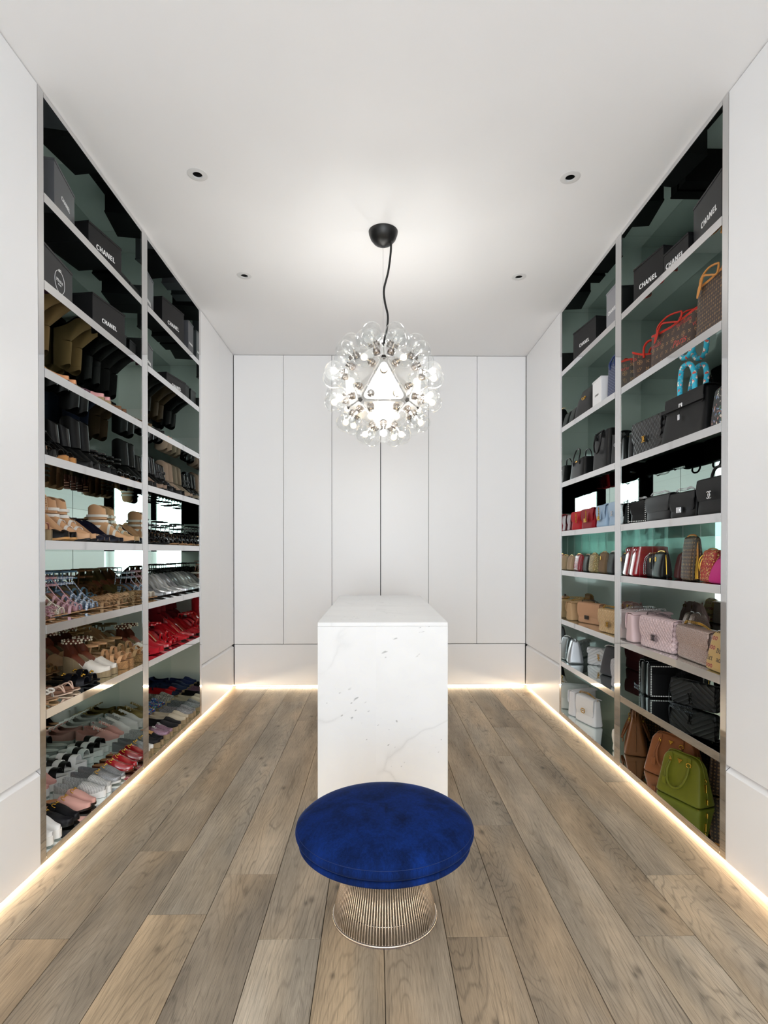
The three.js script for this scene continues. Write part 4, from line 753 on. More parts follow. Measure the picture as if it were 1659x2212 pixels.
// flap: over the top from the back edge and down the front by len; shape: 'round' or 'v'
function flap(w, h, d, len, o = {}) {
  const { dt = 1, shape = 'round', r = .02, th = .004, over = .006 } = o, dz = d / 2 * dt + over;
  return planarUV(slab((u, v) => {
    const x = (u - .5) * w, ax = Math.abs(x), L = shape === 'v' ? len * (1 - .62 * ax / (w / 2)) : len - (ax > w / 2 - r ? r - Math.sqrt(Math.max(0, r * r - (ax - w / 2 + r) ** 2)) : 0);
    const arc = dz * .62, s = v * (2 * arc + L);
    if (s < 2 * arc) { const a = PI * (1 - s / (2 * arc)); return [x, h - .004 + Math.sin(a) * .012, Math.cos(a) * dz]; }
    const q = s - 2 * arc; return [x, h - .004 - q, dz + .004 * Math.sin(clamp(q / L) * PI)];
  }, 22, 22, th), 'xy');
}
function handle(sp, y0, rise, z, r = .006, lean = 0) { return tube([[-sp / 2, y0 - .035, z], [-sp / 2, y0, z + .004], [-sp / 2 * .94, y0 + rise * .55, z + lean * .5], [-sp / 4, y0 + rise * .95, z + lean], [sp / 4, y0 + rise * .95, z + lean], [sp / 2 * .94, y0 + rise * .55, z + lean * .5], [sp / 2, y0, z + .004], [sp / 2, y0 - .035, z]], r, 40, 8); }
function drop(sp, y0, fall, z, r = .005) { return tube([[-sp / 2, y0 + .008, z], [-sp / 2 * 1.02, y0 - fall * .5, z + .014], [-sp / 4, y0 - fall * .95, z + .018], [sp / 4, y0 - fall * .95, z + .018], [sp / 2 * 1.02, y0 - fall * .5, z + .014], [sp / 2, y0 + .008, z]], r, 36, 8); }
function chain(pts, step = .009, r = .0016) {
  const c = new THREE.CatmullRomCurve3(pts.map(p => V(...p)), false, 'centripetal'), n = Math.max(3, Math.round(c.getLength() / step)), out = [];
  for (let i = 0; i <= n; i++) { const p = c.getPointAt(i / n), t = c.getTangentAt(i / n), g = new THREE.TorusGeometry(step * .55, r, 4, 8); g.rotateY(PI / 2).rotateX(i % 2 ? PI / 2 : 0); g.applyQuaternion(new THREE.Quaternion().setFromUnitVectors(V(0, 0, 1), t)); g.translate(p.x, p.y, p.z); out.push(g); }
  return merge(out);
}
const arcC = (R, r, s) => new THREE.TorusGeometry(R, r, 6, 22, PI * 1.45).rotateZ(PI * (s > 0 ? .275 : 1.275));
const twoC = (R = .012) => merge([arcC(R, R * .17, 1).translate(R * .52, 0, 0), arcC(R, R * .17, -1).translate(-R * .52, 0, 0)]);
const twoG = (R = .012) => merge([arcC(R, R * .16, 1).translate(-R * .4, 0, 0), arcC(R, R * .16, -1).translate(R * .4, 0, 0), box(R * .8, R * .25, R * .3, R * .3, 0, 0), box(R * .8, R * .25, R * .3, -R * .3, 0, 0)]);
const ysl = (s = .03) => merge([text('Y', s * .8, .002, fontSerif).translate(-s * .12, s * .3, 0), text('S', s * .8, .002, fontSerif).translate(s * .02, 0, .001), text('L', s * .8, .002, fontSerif).translate(s * .12, -s * .32, .002)]);
const ring = (R, r) => new THREE.TorusGeometry(R, r, 6, 18);

const BAG = {
  flap(o) {
    const { w = .28, h = .17, d = .075, len = .11, dt = .62 } = o, g = shell('flap_handbag'), m = o.m;
    part(g, 'body', body(w, h, d, { wt: o.wt ?? .98, dt, n: 6 }), m);
    part(g, 'flap', flap(w * (o.wt ?? .98) * .995, h, d, len, { dt: lerp(1, dt, .75), shape: o.shape ?? 'round' }), o.fm ?? m);
    const fz = d / 2 * lerp(1, dt, .5) + .016, cy = h - len;
    if (o.clasp === 'cc') { part(g, 'clasp_tab', rbox(.05, .036, .004, 0, cy + .004, fz - .003, .004), m); part(g, 'emblem', twoC(o.R ?? .013).translate(0, cy + .004, fz + .002), o.metal ?? gold); }
    if (o.clasp === 'ccflap') part(g, 'emblem', twoC(o.R ?? .013).translate(o.ex ?? 0, cy + .018, fz + .002), o.metal ?? gold);
    if (o.clasp === 'lock') { part(g, 'clasp', merge([rbox(.042, .028, .008, 0, cy, fz, .002), rbox(.026, .014, .010, 0, cy, fz + .001, .002)]), o.metal ?? gold); }
    if (o.clasp === 'ysl') part(g, 'emblem', ysl(o.R ?? .03).translate(0, cy + .022, fz), o.metal ?? gold);
    if (o.clasp === 'gg') part(g, 'emblem', twoG(o.R ?? .016).translate(0, cy + .03, fz), o.metal ?? gold);
    if (o.clasp === 'bow') part(g, 'bow_clasp', merge([-1, 1].map(s => ring(.009, .003).scale(1.4, .8, 1).translate(s * .012, cy + .01, fz))), o.metal ?? gold);
    if (o.chain) part(g, 'chain_strap', chain([[-w * .42, h - .005, 0], [-w * .40, h + .018, .008], [-w * .12, h + .022, -.006], [w * .2, h + .020, .008], [w * .42, h - .004, 0]], .010), o.metal ?? gold);
    if (o.studs) { const st = []; for (const [a, b, c2, e, n] of o.studs) for (let i = 0; i <= n; i++) st.push(new THREE.OctahedronGeometry(o.sr ?? .004).translate(lerp(a, c2, i / n), lerp(b, e, i / n), fz + .003)); part(g, 'studs', merge(st), o.studM ?? silverM).userData.kind = 'stuff'; }
    if (o.loose) part(g, 'chain_strap', chain([[w * .1, h + .004, 0], [-w * .2, h + .006, .01], [-w * .46, h * .9, .02], [-w * .5, .05, .03], [-w * .43, .007, .05], [-w * .2, .007, .07], [w * .1, .007, .06]], .009, .0015), o.looseM ?? mat('#55585c', .25, { metalness: 1 }));
    if (o.top) part(g, 'top_handle', handle(w * .42, h + .005, .045, 0, .007), m);
    if (o.strap) part(g, 'stud_strap', slab((u, v) => { const a = u * PI; return [o.strap + (v - .5) * .02, lerp(h * .35, h + .014, Math.sin(a)) , Math.cos(a) * (d / 2 + .010)]; }, 16, 1, .004), m);
    if (o.strap) for (let i = 0; i < 7; i++) part(g, 'stud', new THREE.OctahedronGeometry(.007).scale(1, 1, .7).translate(o.strap, h * .42 + i * h * .075, d / 2 + .017), o.metal ?? gold);
    return g;
  },
  tote(o) {
    const { w = .32, h = .26, d = .13 } = o, g = shell('tote_bag');
    part(g, 'body', body(w, h, d, { wt: o.wt ?? 1.12, dt: o.dt ?? .75, n: 5, open: 1, sag: o.sag ?? .012 }), o.m);
    const hm = o.hm ?? o.m, z = d / 2 * (o.dt ?? .75) + .003;
    if (!o.noHandles) {
      part(g, 'handle', handle(w * .42, h - .012, o.rise ?? .11, z, o.hr ?? .0065, -.012), hm);
      if (o.fallen) part(g, 'handle', drop(w * .42, h - .01, o.fallen, z + .004, o.hr ?? .006), hm); else part(g, 'handle', handle(w * .42, h - .012, o.rise ?? .11, -z, o.hr ?? .0065, .012), hm);
    }
    part(g, 'rim_binding', grid([0, 1].map(k => [...Array(41)].map((_, j) => { const a = j / 40 * 2 * PI, c = Math.cos(a), s = Math.sin(a), ww = w / 2 * (o.wt ?? 1.12) + .0015, dd = d / 2 * (o.dt ?? .75) + .0015, x = Math.sign(c) * Math.pow(Math.abs(c), .4) * ww; return [x, h + .002 - k * .012 - (o.sag ?? .012) * (1 - (x / (w / 2)) ** 2), Math.sign(s) * Math.pow(Math.abs(s), .4) * dd]; }))), hm);
    if (o.tag) part(g, 'luggage_tag', rbox(.024, .05, .004, -w * .22, h - .05, z + .008, .008), hm);
    if (o.knot) {
      part(g, 'strap', tube([[-w * .30, h - .03, z + .004], [-w * .28, h + .012, z + .006], [-w * .10, h + .040, z], [w * .14, h + .030, z - .004], [w * .27, h + .008, z + .008], [w * .24, h - .028, z + .012], [w * .08, h - .012, z + .014], [-w * .16, h + .012, z + .012], [-w * .26, h - .012, z + .008]], .0048, 60, 8), hm);
      part(g, 'strap', tube([[-w * .26, h - .02, -z], [-w * .24, h + .03, -z * .7], [w * .02, h + .052, -z * .2], [w * .26, h + .026, -z * .5], [w * .28, h - .02, -z]], .0048, 40, 8), hm);
      part(g, 'leaf_tag', new THREE.SphereGeometry(1, 14, 10).scale(.013, .036, .0025).rotateZ(-.5).translate(-w * .28, h - .035, z + .014), hm);
    }
    if (o.logo) part(g, 'lettering', text(o.logo, o.ls ?? .014, .0015).translate(0, h * (o.ly ?? .78), z + .004), o.logoM ?? gold);
    if (o.plate) part(g, 'name_plate', rbox(.035, .010, .004, 0, h * .86, z + .002, .002), gold);
    return g;
  },
  satchel(o) {           // domed, zipped, wider at the foot, two rolled handles
    const { w = .32, h = .225, d = .14, wt = .74, dt = .26 } = o, g = shell('domed_satchel');
    part(g, 'body', body(w, h, d, { wt, dt, n: 7, r: .012, topR: h * .22 }), o.m);
    part(g, 'zip', merge([tube([[-w / 2 * 1.0, h * .12, 0], [-w / 2 * lerp(1, wt, .62), h * .66, 0], [-w / 2 * wt * .99, h * .86, 0], [-w / 2 * wt * .82, h * .985, 0], [0, h + .002, 0], [w / 2 * wt * .82, h * .985, 0], [w / 2 * wt * .99, h * .86, 0], [w / 2 * lerp(1, wt, .62), h * .66, 0], [w / 2 * 1.0, h * .12, 0]], .0034, 60, 6)]), o.zip ?? o.m);
    part(g, 'zip_pull', merge([rbox(.012, .04, .005, w / 2 * lerp(1, wt, .5) + .005, h * .42, .006, .002), ring(.008, .002).translate(w / 2 * lerp(1, wt, .64) + .004, h * .58, .004), rbox(.012, .026, .005, w / 2 * .99, h * .14, .008, .002)]), gold);
    const zf = u => d / 2 * lerp(1, dt, u) + .004;
    for (const s of [1, -1]) {
      const hd = part(g, 'handle', tube([[-w * .20, h * .80, s * zf(.8)], [-w * .21, h * .58, s * (zf(.6) + .012)], [-w * .13, h * .34, s * (zf(.34) + .020)], [0, h * .27, s * (zf(.28) + .022)], [w * .13, h * .34, s * (zf(.34) + .020)], [w * .21, h * .58, s * (zf(.6) + .012)], [w * .20, h * .80, s * zf(.8)]], .0062, 44, 9), o.m);
      part(hd, 'handle_ring', merge([-1, 1].map(k => ring(.0105, .0026).rotateY(k * .5).translate(k * w * .20, h * .835, s * (zf(.83) + .004)))), gold);
      part(g, 'handle_tab', merge([-1, 1].map(k => rbox(.018, .05, .004, k * w * .2, h * .88, s * (zf(.88)), .004))), o.m);
    }
    const tri = new THREE.Shape(); tri.moveTo(-.014, .008); tri.lineTo(.014, .008); tri.lineTo(0, -.012); tri.closePath();
    part(g, 'logo_plate', new THREE.ExtrudeGeometry(tri, { depth: .002, bevelEnabled: true, bevelSize: .001, bevelThickness: .001 }).rotateX(-.25).translate(0, h * .86, zf(.86) + .001), gold);
    part(g, 'key_bell', rbox(.026, .042, .006, -w * .24, h * .34, zf(.34) + .016, .006), o.m);
    part(g, 'bell_strap', tube([[-w * .20, h * .82, zf(.82) + .01], [-w * .245, h * .6, zf(.6) + .014], [-w * .24, h * .42, zf(.42) + .016]], .002, 14, 5), o.m);
    part(g, 'foot', merge([[-1, 1], [1, 1], [-1, -1], [1, -1]].map(([a, b]) => new THREE.SphereGeometry(.005, 8, 6).translate(a * w * .44, .0055, b * d * .38))), gold);
    return g;
  },
  birkin(o) {
    const { w = .38, h = .235, d = .16 } = o, g = shell('structured_handbag'), dt = .5;
    part(g, 'body', body(w, h, d, { wt: .84, dt, n: 7 }), o.m);
    part(g, 'flap', flap(w * .83, h, d, .075, { dt: lerp(1, dt, .85), r: .006 }), o.m);
    const z = d / 2 * lerp(1, dt, .75) + .014;
    part(g, 'belt', merge([rbox(w * .44, .018, .005, -w * .24, h - .062, z, .002), rbox(w * .44, .018, .005, w * .24, h - .062, z, .002)]), o.m);
    part(g, 'turn_lock', rbox(.028, .02, .006, 0, h - .06, z + .003, .002), silverM); part(g, 'padlock', rbox(.016, .028, .008, 0, h - .12, z + .012, .002), silverM);
    part(g, 'lock_cord', tube([[0, h - .06, z + .006], [.006, h - .09, z + .012], [0, h - .11, z + .012]], .0018, 10, 5), o.m);
    for (const s of [1, -1]) part(g, 'scarf_handle', handle(w * .32, h + .004, .135, s * d / 2 * dt * .7, .0125, s * .01), scarfM, 'handle wrapped in a turquoise printed scarf');
    return g;
  },
  pouch(o) {
    const { w = .24, h = .15, d = .06 } = o, g = shell('pouch_bag');
    part(g, 'body', body(w, h, d, { wt: o.wt ?? .97, dt: o.dt ?? .4, n: o.n ?? 6, r: o.r ?? .016, bulge: o.bulge ?? .005 }), o.m);
    part(g, 'zip', tube([[-w * .46, h - .012, 0], [-w * .3, h + .001, 0], [w * .3, h + .001, 0], [w * .46, h - .012, 0]], .003, 24, 6), o.zip ?? gold);
    if (o.trim) part(g, 'edge_trim', tube([[-w * .495, .02, 0], [-w * .47, h * .85, .003], [-w * .36, h - .001, 0], [w * .36, h - .001, 0], [w * .47, h * .85, .003], [w * .495, .02, 0]], .0045, 40, 6), o.trim);
    if (o.tab) part(g, 'zip_tab', rbox(.014, .026, .006, o.tab, h * .72, d / 2 * .7 + .012, .002), gold);
    if (o.wrist) part(g, 'wrist_loop', tube([[-w * .42, h - .01, 0], [-w * .5, h * .7, .03], [-w * .46, h * .3, .035], [-w * .40, h * .6, .03], [-w * .42, h - .012, .004]], .004, 26, 6), o.wrist);
    if (o.chain) part(g, 'chain_strap', chain([[-w * .4, h, 0], [-w * .49, h * .8, .02], [-w * .47, h * .4, .03], [-w * .44, h * .12, .03]], .010, .0018), o.chain);
    if (o.tassel) part(g, 'tassel', merge([...Array(7)].map((_, i) => tube([[-w * .44, h * .8, d / 2 + .005], [-w * .45 + (i - 3) * .003, h * .4, d / 2 + .008], [-w * .45 + (i - 3) * .005, .012, d / 2 + .006]], .0018, 8, 4))), gold);
    if (o.bow) part(g, 'bow', merge([-1, 1].map(s => ring(.010, .0035).scale(1.5, .8, 1).rotateZ(s * .3).translate(s * .016, h * .62, d * .42))), gold);
    return g;
  },
  box(o) {
    const { w = .28, h = .2, d = .3, brand = 'CHANEL' } = o, g = shell('gift_box'), m = o.m;
    part(g, 'box_base', rbox(w - .004, h - .003, d - .004, 0, (h - .003) / 2, 0, .002), m);
    const lh = .010;
    part(g, 'lid', merge([rbox(w, .004, d, 0, h - .002, 0, .0015), box(w, lh, .002, 0, h - lh / 2, d / 2 - .001), box(w, lh, .002, 0, h - lh / 2, -d / 2 + .001), box(.002, lh, d, w / 2 - .001, h - lh / 2, 0), box(.002, lh, d, -w / 2 + .001, h - lh / 2, 0)]), m);
    const white = mat('#f2f2f2', .5);
    if (brand === 'CHANEL') part(g, 'lettering', text('CHANEL', o.ts ?? .021, .0008, font, 1.1).translate(o.tx ?? 0, h * (o.ty ?? .42), d / 2 - .0022), o.tm ?? white);
    else if (brand) {
      const pl = part(g, 'emblem', merge([new THREE.TorusGeometry(.048, .0011, 6, 40).scale(1, 1.02, 1), new THREE.TorusGeometry(.0055, .0011, 5, 12).translate(-.006, .049, 0), new THREE.TorusGeometry(.0055, .0011, 5, 12).translate(.006, .051, 0)]), white); pl.position.set(o.tx ?? 0, h * .44, d / 2 - .0012);
      part(g, 'lettering', merge([text('PRADA', .0125, .0008, fontSerif, 1.1), text('MILANO', .0055, .0008, fontSerif).translate(0, -.016, 0)]).translate(o.tx ?? 0, h * .46, d / 2 - .0022), white);
    }
    if (o.sticker) part(g, 'size_label', rbox(.05, .06, .0008, w * .2, h * .7, -d / 2 - .0002, .0003), mat('#d9d9dc', .6));
    return g;
  },
};
const BCAT = { flap: 'handbag', tote: 'tote bag', satchel: 'handbag', birkin: 'handbag', pouch: 'clutch bag', box: 'box' };
function item(side, bay, lv, kind, label, o, Z, inset, turn = 0, group) {
  const c = BAG[kind](o); c.name = numbered(o.name ?? c.name); scene.add(c);
  c.userData = { label, category: o.category ?? BCAT[kind] }; if (group) c.userData.group = group;
  put(c, side, lv, Z, inset, -turn);
  if (side === 'R' && lv === 4) {                 // squeezed into its slot between two panes
    c.updateMatrixWorld(true);
    const b = new THREE.Box3().setFromObject(c, true), k = Math.min(1, .134 / (b.max.z - b.min.z));
    c.scale.x = k; c.position.z += (-Z - (b.max.z + b.min.z) / 2);
  }
  return c;
}
const pinkSeq = glitterMat(232, 184, 168, .35, 60);
const boxD = mat('#2a2a2c', .42, { specularIntensity: .45 }), boxB = mat('#161617', .45, { specularIntensity: .4 }), boxG = mat('#4a4b50', .4), boxK = mat('#0a0a0b', .5, { specularIntensity: .4 });
const RN = (...a) => item('R', 'near', ...a), RF = (...a) => item('R', 'far', ...a);
const BG = 'lettered black gift boxes on the upper shelves';
item('L', 'near', 0, 'box', 'tall grey lettered box nearest the viewer on the top shoe cabinet shelf', { w: .275, h: .232, d: .22, m: boxG, ts: .019, tx: .01, ty: .50, sticker: 1 }, 2.585, .165, -.20, BG);
item('L', 'near', 0, 'box', 'wide black lettered box on the top shoe cabinet shelf beside a small box', { w: .275, h: .172, d: .28, m: boxB, ts: .026, ty: .44, sticker: 1 }, 2.985, .18, .16, BG);
item('L', 'near', 0, 'box', 'small plain black box against the divider on the top shoe cabinet shelf', { w: .14, h: .10, d: .2, m: boxK, brand: '' }, 3.24, .17, 0, BG);
item('L', 'near', 1, 'box', 'dark box with round rope emblem on the seventh shoe cabinet shelf', { w: .285, h: .182, d: .26, m: boxD, brand: 'P', tx: .01 }, 2.51, .17, -.10, BG);
item('L', 'near', 1, 'box', 'black lettered box below the wide one on the seventh shoe cabinet shelf', { w: .285, h: .19, d: .28, m: boxB, ts: .022, ty: .42, sticker: 1 }, 3.02, .18, .14, BG);
item('L', 'near', 1, 'box', 'flat plain black box by the divider on the seventh shoe cabinet shelf', { w: .09, h: .13, d: .22, m: boxK, brand: '' }, 3.245, .19, 0, BG);
item('L', 'far', 0, 'box', 'tall pale grey lettered box just past the divider on the top shoe shelf', { w: .255, h: .277, d: .2, m: boxG, ts: .02, ty: .36 }, 3.56, .165, -.14, BG);
item('L', 'far', 0, 'box', 'large black lettered box on the top shelf of the far shoe cabinet', { w: .30, h: .25, d: .26, m: boxB, ts: .026, ty: .42 }, 3.99, .18, .16, BG);
item('L', 'far', 0, 'box', 'narrow grey lettered box at the far end of the top shoe shelf', { w: .12, h: .25, d: .2, m: boxG, ts: .014, ty: .36 }, 4.275, .13, 0, BG);
item('L', 'far', 1, 'box', 'small dark lettered box just past the divider on the seventh shoe shelf', { w: .20, h: .178, d: .2, m: boxD, ts: .017, ty: .36, sticker: 1 }, 3.53, .15, -.16, BG);
item('L', 'far', 1, 'box', 'low black lettered box on the seventh shelf of the far shoe cabinet', { w: .27, h: .125, d: .26, m: boxB, ts: .022, ty: .45 }, 4.06, .185, .16, BG);
item('L', 'far', 1, 'box', 'plain black box at the far end of the seventh shoe shelf', { w: .13, h: .15, d: .24, m: boxK, brand: '' }, 4.29, .19, 0, BG);

RN(0, 'box', 'tall black lettered box nearest the viewer on the top bag cabinet shelf', { w: .29, h: .232, d: .24, m: boxD, ts: .027, tx: .02, ty: .42 }, 2.515, .165, .14, BG);
RN(0, 'box', 'low black lettered box between two taller boxes on the top bag shelf', { w: .215, h: .13, d: .24, m: boxB, ts: .026, ty: .42, tx: -.01 }, 2.80, .165, -.05, BG);
RN(0, 'box', 'black lettered box third from the viewer on the top bag cabinet shelf', { w: .27, h: .212, d: .26, m: boxB, ts: .027, ty: .40 }, 3.10, .175, -.14, BG);
RN(0, 'box', 'plain black box tucked against the divider on the top bag cabinet shelf', { w: .075, h: .19, d: .22, m: boxK, brand: '' }, 3.263, .445, 0, BG);
RF(0, 'box', 'pale grey lettered box just past the divider on the top bag shelf', { w: .20, h: .25, d: .22, m: mat('#8a8b91', .4), ts: .021, tx: -.01, ty: .44 }, 3.505, .14, .02, BG);
RF(0, 'box', 'black lettered box on the top shelf of the far bag cabinet', { w: .33, h: .216, d: .28, m: boxB, ts: .024, ty: .42 }, 4.02, .175, -.13, BG);
RF(0, 'box', 'plain black box at the far end of the top bag shelf', { w: .12, h: .16, d: .2, m: boxK, brand: '' }, 4.29, .25, 0, BG);

// seventh bag shelf
const redL = leather('#b02a1c', .5), tanL = leather('#c98a48', .5);
RN(1, 'tote', 'brown monogram tote with knotted tan straps nearest the viewer on seventh bag shelf', { w: .28, h: .27, d: .12, wt: 1.04, m: monogram, hm: tanL, noHandles: 1, knot: 1 }, 2.50, .10, .05);
RN(1, 'tote', 'brown monogram tote with red lettering and red straps on seventh bag shelf', { w: .37, h: .205, d: .15, wt: 1.1, m: graffiti, hm: redL, noHandles: 1, knot: 1, sag: .02 }, 2.87, .12, -.10);
RN(1, 'tote', 'slouched brown monogram tote with red inside against the divider, seventh bag shelf', { w: .2, h: .175, d: .16, m: graffiti, hm: redL, rise: .06, sag: .03 }, 3.19, .14, -.9);
RF(1, 'tote', 'blue woven-print tote just past the divider on seventh bag shelf', { w: .20, h: .235, d: .1, wt: 1.15, m: goyard, hm: leather('#2b3b66'), rise: .04 }, 3.515, .08, .06);
RF(1, 'box', 'small white lettered box between black bag and blue tote', { w: .165, h: .175, d: .10, m: mat('#e4e4e6', .5), ts: .012, ty: .40, tm: mat('#2a2a2a', .5) }, 3.715, .065, .04);
RF(1, 'pouch', 'slouchy black leather bag with gold bow, far bag cabinet, seventh shelf', { w: .36, h: .215, d: .14, wt: .55, dt: .35, m: leather('#0d0d0e', .4), bow: 1, bulge: .015 }, 4.02, .10, -.04);
RF(1, 'pouch', 'plain black bag at the far end of the seventh bag shelf', { w: .13, h: .14, d: .12, m: leather('#0d0d0e', .4) }, 4.295, .10, 0);
// sixth bag shelf
RN(2, 'birkin', 'black structured handbag with turquoise scarf-wrapped handles', { w: .37, h: .235, d: .15, m: leather('#0d0d0e', .45) }, 2.735, .105, -.06);
RN(2, 'flap', 'large black quilted flap bag with gold interlocking emblem beside scarf-handled bag', { w: .31, h: .19, d: .085, len: .115, m: quilted('#0d0d0e', .5), clasp: 'cc', R: .0155 }, 3.08, .075, -.05);
RN(2, 'pouch', 'black bag turned sideways against the divider, sixth bag shelf', { w: .2, h: .15, d: .05, m: leather('#0d0d0e', .4) }, 3.285, .13, 1.45);
RN(2, 'pouch', 'black bag covered in bright embroidered patches, sixth bag shelf', { w: .16, h: .185, d: .09, m: patchMix, zip: silverM, n: 3 }, 2.425, .075, .1);
RF(2, 'tote', 'small black tote with thin upright handles at far end of sixth bag shelf', { w: .30, h: .15, d: .12, wt: .9, m: leather('#0d0d0e', .35), rise: .085, hr: .0045, plate: 1 }, 4.16, .09, 0);
RF(2, 'tote', 'tall black tote with looped handles hanging down its front', { w: .275, h: .255, d: .11, wt: 1.0, m: leather('#0d0d0e', .4), rise: .02, fallen: .13, hr: .0055, logo: 'ysl', ls: .012, ly: .2 }, 3.72, .085, .03);
RF(2, 'tote', 'black tote with silver lettering just past the divider, sixth bag shelf', { w: .14, h: .20, d: .11, m: leather('#111113', .4), noHandles: 1, logo: 'CC', logoM: silverM, ls: .018, ly: .62 }, 3.475, .085, 0);
// fifth bag shelf
RN(3, 'flap', 'smooth black flap bag with silver emblem and top handle nearest the viewer', { w: .24, h: .165, d: .085, len: .095, m: leather('#0d0d0e', .5), clasp: 'ccflap', metal: silverM, ex: .015, top: 1, R: .0155 }, 2.475, .075, .04);
RN(3, 'flap', 'black boxy bag with square silver clasp, fifth bag shelf', { w: .225, h: .125, d: .075, len: .085, m: leather('#0d0d0e', .45), clasp: 'lock', metal: silverM, chain: 1 }, 2.72, .075, 0);
RN(3, 'flap', 'plain black flap bag with chain between studded and boxy bags', { w: .28, h: .135, d: .07, len: .08, m: leather('#0d0d0e', .4), chain: 1, metal: silverM }, 2.975, .08, .04);
RN(3, 'flap', 'black bag edged with round white studs near the divider', { w: .15, h: .125, d: .07, len: .07, m: leather('#0d0d0e', .4), chain: 1, metal: silverM, studs: [[-.07, .01, -.07, .115, 9], [.07, .01, .07, .115, 9], [-.07, .012, .07, .012, 10]], studM: mat('#eeeeea', .3) }, 3.20, .085, -.25);
RN(3, 'pouch', 'small shiny black chain bag against the divider, fifth bag shelf', { w: .05, h: .115, d: .12, m: patent('#0f0f10'), chain: silverM }, 3.28, .22, 0);
RF(3, 'flap', 'bright red flap bag with studded strap, fifth bag shelf', { w: .16, h: .135, d: .08, len: .07, m: leather('#b3121f', .5), strap: .045 }, 4.165, .075, -.1);
RF(3, 'flap', 'dark red flap bag with gold lock, fifth bag shelf', { w: .20, h: .14, d: .08, len: .08, m: leather('#8f1420', .45), strap: .03, clasp: 'lock' }, 3.945, .075, -.05);
RF(3, 'flap', 'maroon flap bag at the far end of the fifth bag shelf', { w: .085, h: .125, d: .09, len: .07, m: leather('#5c1620', .4) }, 4.315, .08, 0);
RF(3, 'flap', 'light blue flap bag with gold studded strap, fifth bag shelf', { w: .17, h: .145, d: .08, len: .085, m: leather('#9db6cf', .5), strap: .03, clasp: 'lock' }, 3.705, .075, .05);
RF(3, 'flap', 'pale blue flap bag with dark emblem just past the divider', { w: .19, h: .15, d: .075, len: .09, m: leather('#a4bbd2', .5), clasp: 'ccflap', metal: silverM, ex: .0 }, 3.50, .075, .05);
// fourth bag shelf, between the glass dividers
RN(4, 'pouch', 'hot pink fabric pouch nearest the viewer between glass dividers', { w: .125, h: .115, d: .10, wt: .35, m: mat('#c01a78', .6), zip: leather('#8d125a'), bulge: .012 }, 2.425, .075, 0);
RN(4, 'pouch', 'red and gold embroidered clutch with gold tassel between glass dividers', { w: .135, h: .15, d: .08, m: redEmb, tassel: 1, wrist: gold }, 2.567, .10, .1);
RN(4, 'pouch', 'brown monogram pouch with tan trim standing upright between glass dividers', { w: .135, h: .215, d: .07, wt: 1, n: 5, m: monogram, trim: tanL, bulge: .004 }, 2.712, .09, .1);
RN(4, 'pouch', 'maroon leather pouch between glass dividers', { w: .13, h: .135, d: .08, wt: .8, m: leather('#4a1a1c', .4) }, 2.858, .13, .3);
RN(4, 'pouch', 'black leather pouch with gold zip tab between glass dividers', { w: .135, h: .14, d: .07, m: leather('#0d0d0e', .4), tab: .01, wrist: leather('#0d0d0e'), trim: gold }, 3.002, .09, .1);
RN(4, 'pouch', 'flat black clutch with gold plate between glass dividers', { w: .135, h: .13, d: .05, n: 6, m: leather('#0d0d0e', .4), tab: .03, chain: silverM }, 3.148, .12, .1);
RN(4, 'tote', 'glossy red patent bag standing against the divider', { w: .075, h: .17, d: .24, wt: 1.0, m: patent('#9c0d1a'), rise: .005, hr: .004 }, 3.265, .16, 0);
RF(4, 'pouch', 'beige suede pouch at the far end between glass dividers', { w: .115, h: .115, d: .06, m: suede('#a98d70') }, 4.305, .06, .1);
RF(4, 'pouch', 'red crocodile clutch between glass dividers', { w: .13, h: .125, d: .06, m: croc }, 4.168, .07, .05);
RF(4, 'pouch', 'black pouch with beige trim between glass dividers', { w: .13, h: .12, d: .06, m: leather('#0d0d0e'), trim: leather('#b39a78') }, 4.022, .08, .1);
RF(4, 'pouch', 'gold floral brocade clutch between glass dividers', { w: .13, h: .13, d: .06, m: goldFloral }, 3.877, .07, .1);
RF(4, 'pouch', 'brown hair pouch with gold zip tab between glass dividers', { w: .13, h: .14, d: .06, m: suede('#7d6248'), tab: .02 }, 3.732, .08, .1);
RF(4, 'pouch', 'black and white pouch between glass dividers', { w: .13, h: .14, d: .06, m: leather('#0d0d0e'), trim: leather('#e9e6e0') }, 3.587, .08, .1);
RF(4, 'pouch', 'white floral pouch just past the divider between glass panes', { w: .11, h: .13, d: .07, m: whiteFloral }, 3.45, .08, .1);
// third bag shelf
function pinkGlitBag() { return pinkSeq; }
const palePink = '#d9bfc0';
RN(5, 'pouch', 'gold bag printed with black letters nearest the viewer, third bag shelf', { w: .15, h: .17, d: .11, wt: .7, m: lettered, zip: silverM }, 2.42, .07, .05, );
RN(5, 'flap', 'pink and gold sequinned bag, third bag shelf', { w: .30, h: .155, d: .09, len: .08, m: pinkGlitBag(), chain: 1 }, 2.645, .09, .05);
RN(5, 'flap', 'pale pink quilted flap bag with dark emblem, front facing', { w: .30, h: .165, d: .085, len: .105, m: quilted(palePink, .5, 1), clasp: 'cc', metal: mat('#5a5052', .3, { metalness: 1 }), chain: 1 }, 2.97, .075, -.10);
RN(5, 'flap', 'pale pink flap bag turned sideways beside the quilted pink bag', { w: .25, h: .165, d: .10, len: .10, m: leather('#d6bcbd', .5), chain: 1, metal: silverM }, 3.24, .14, 1.5);
RN(5, 'satchel', 'dusty pink domed bag behind the sequinned bag', { w: .29, h: .165, d: .12, wt: .72, dt: .4, m: leather('#c9a3a0', .5) }, 2.68, .36, .1);
RN(5, 'pouch', 'rose sequinned bag against the divider, third bag shelf', { w: .05, h: .16, d: .16, m: pinkGlitBag(), zip: silverM }, 3.278, .45, 0);
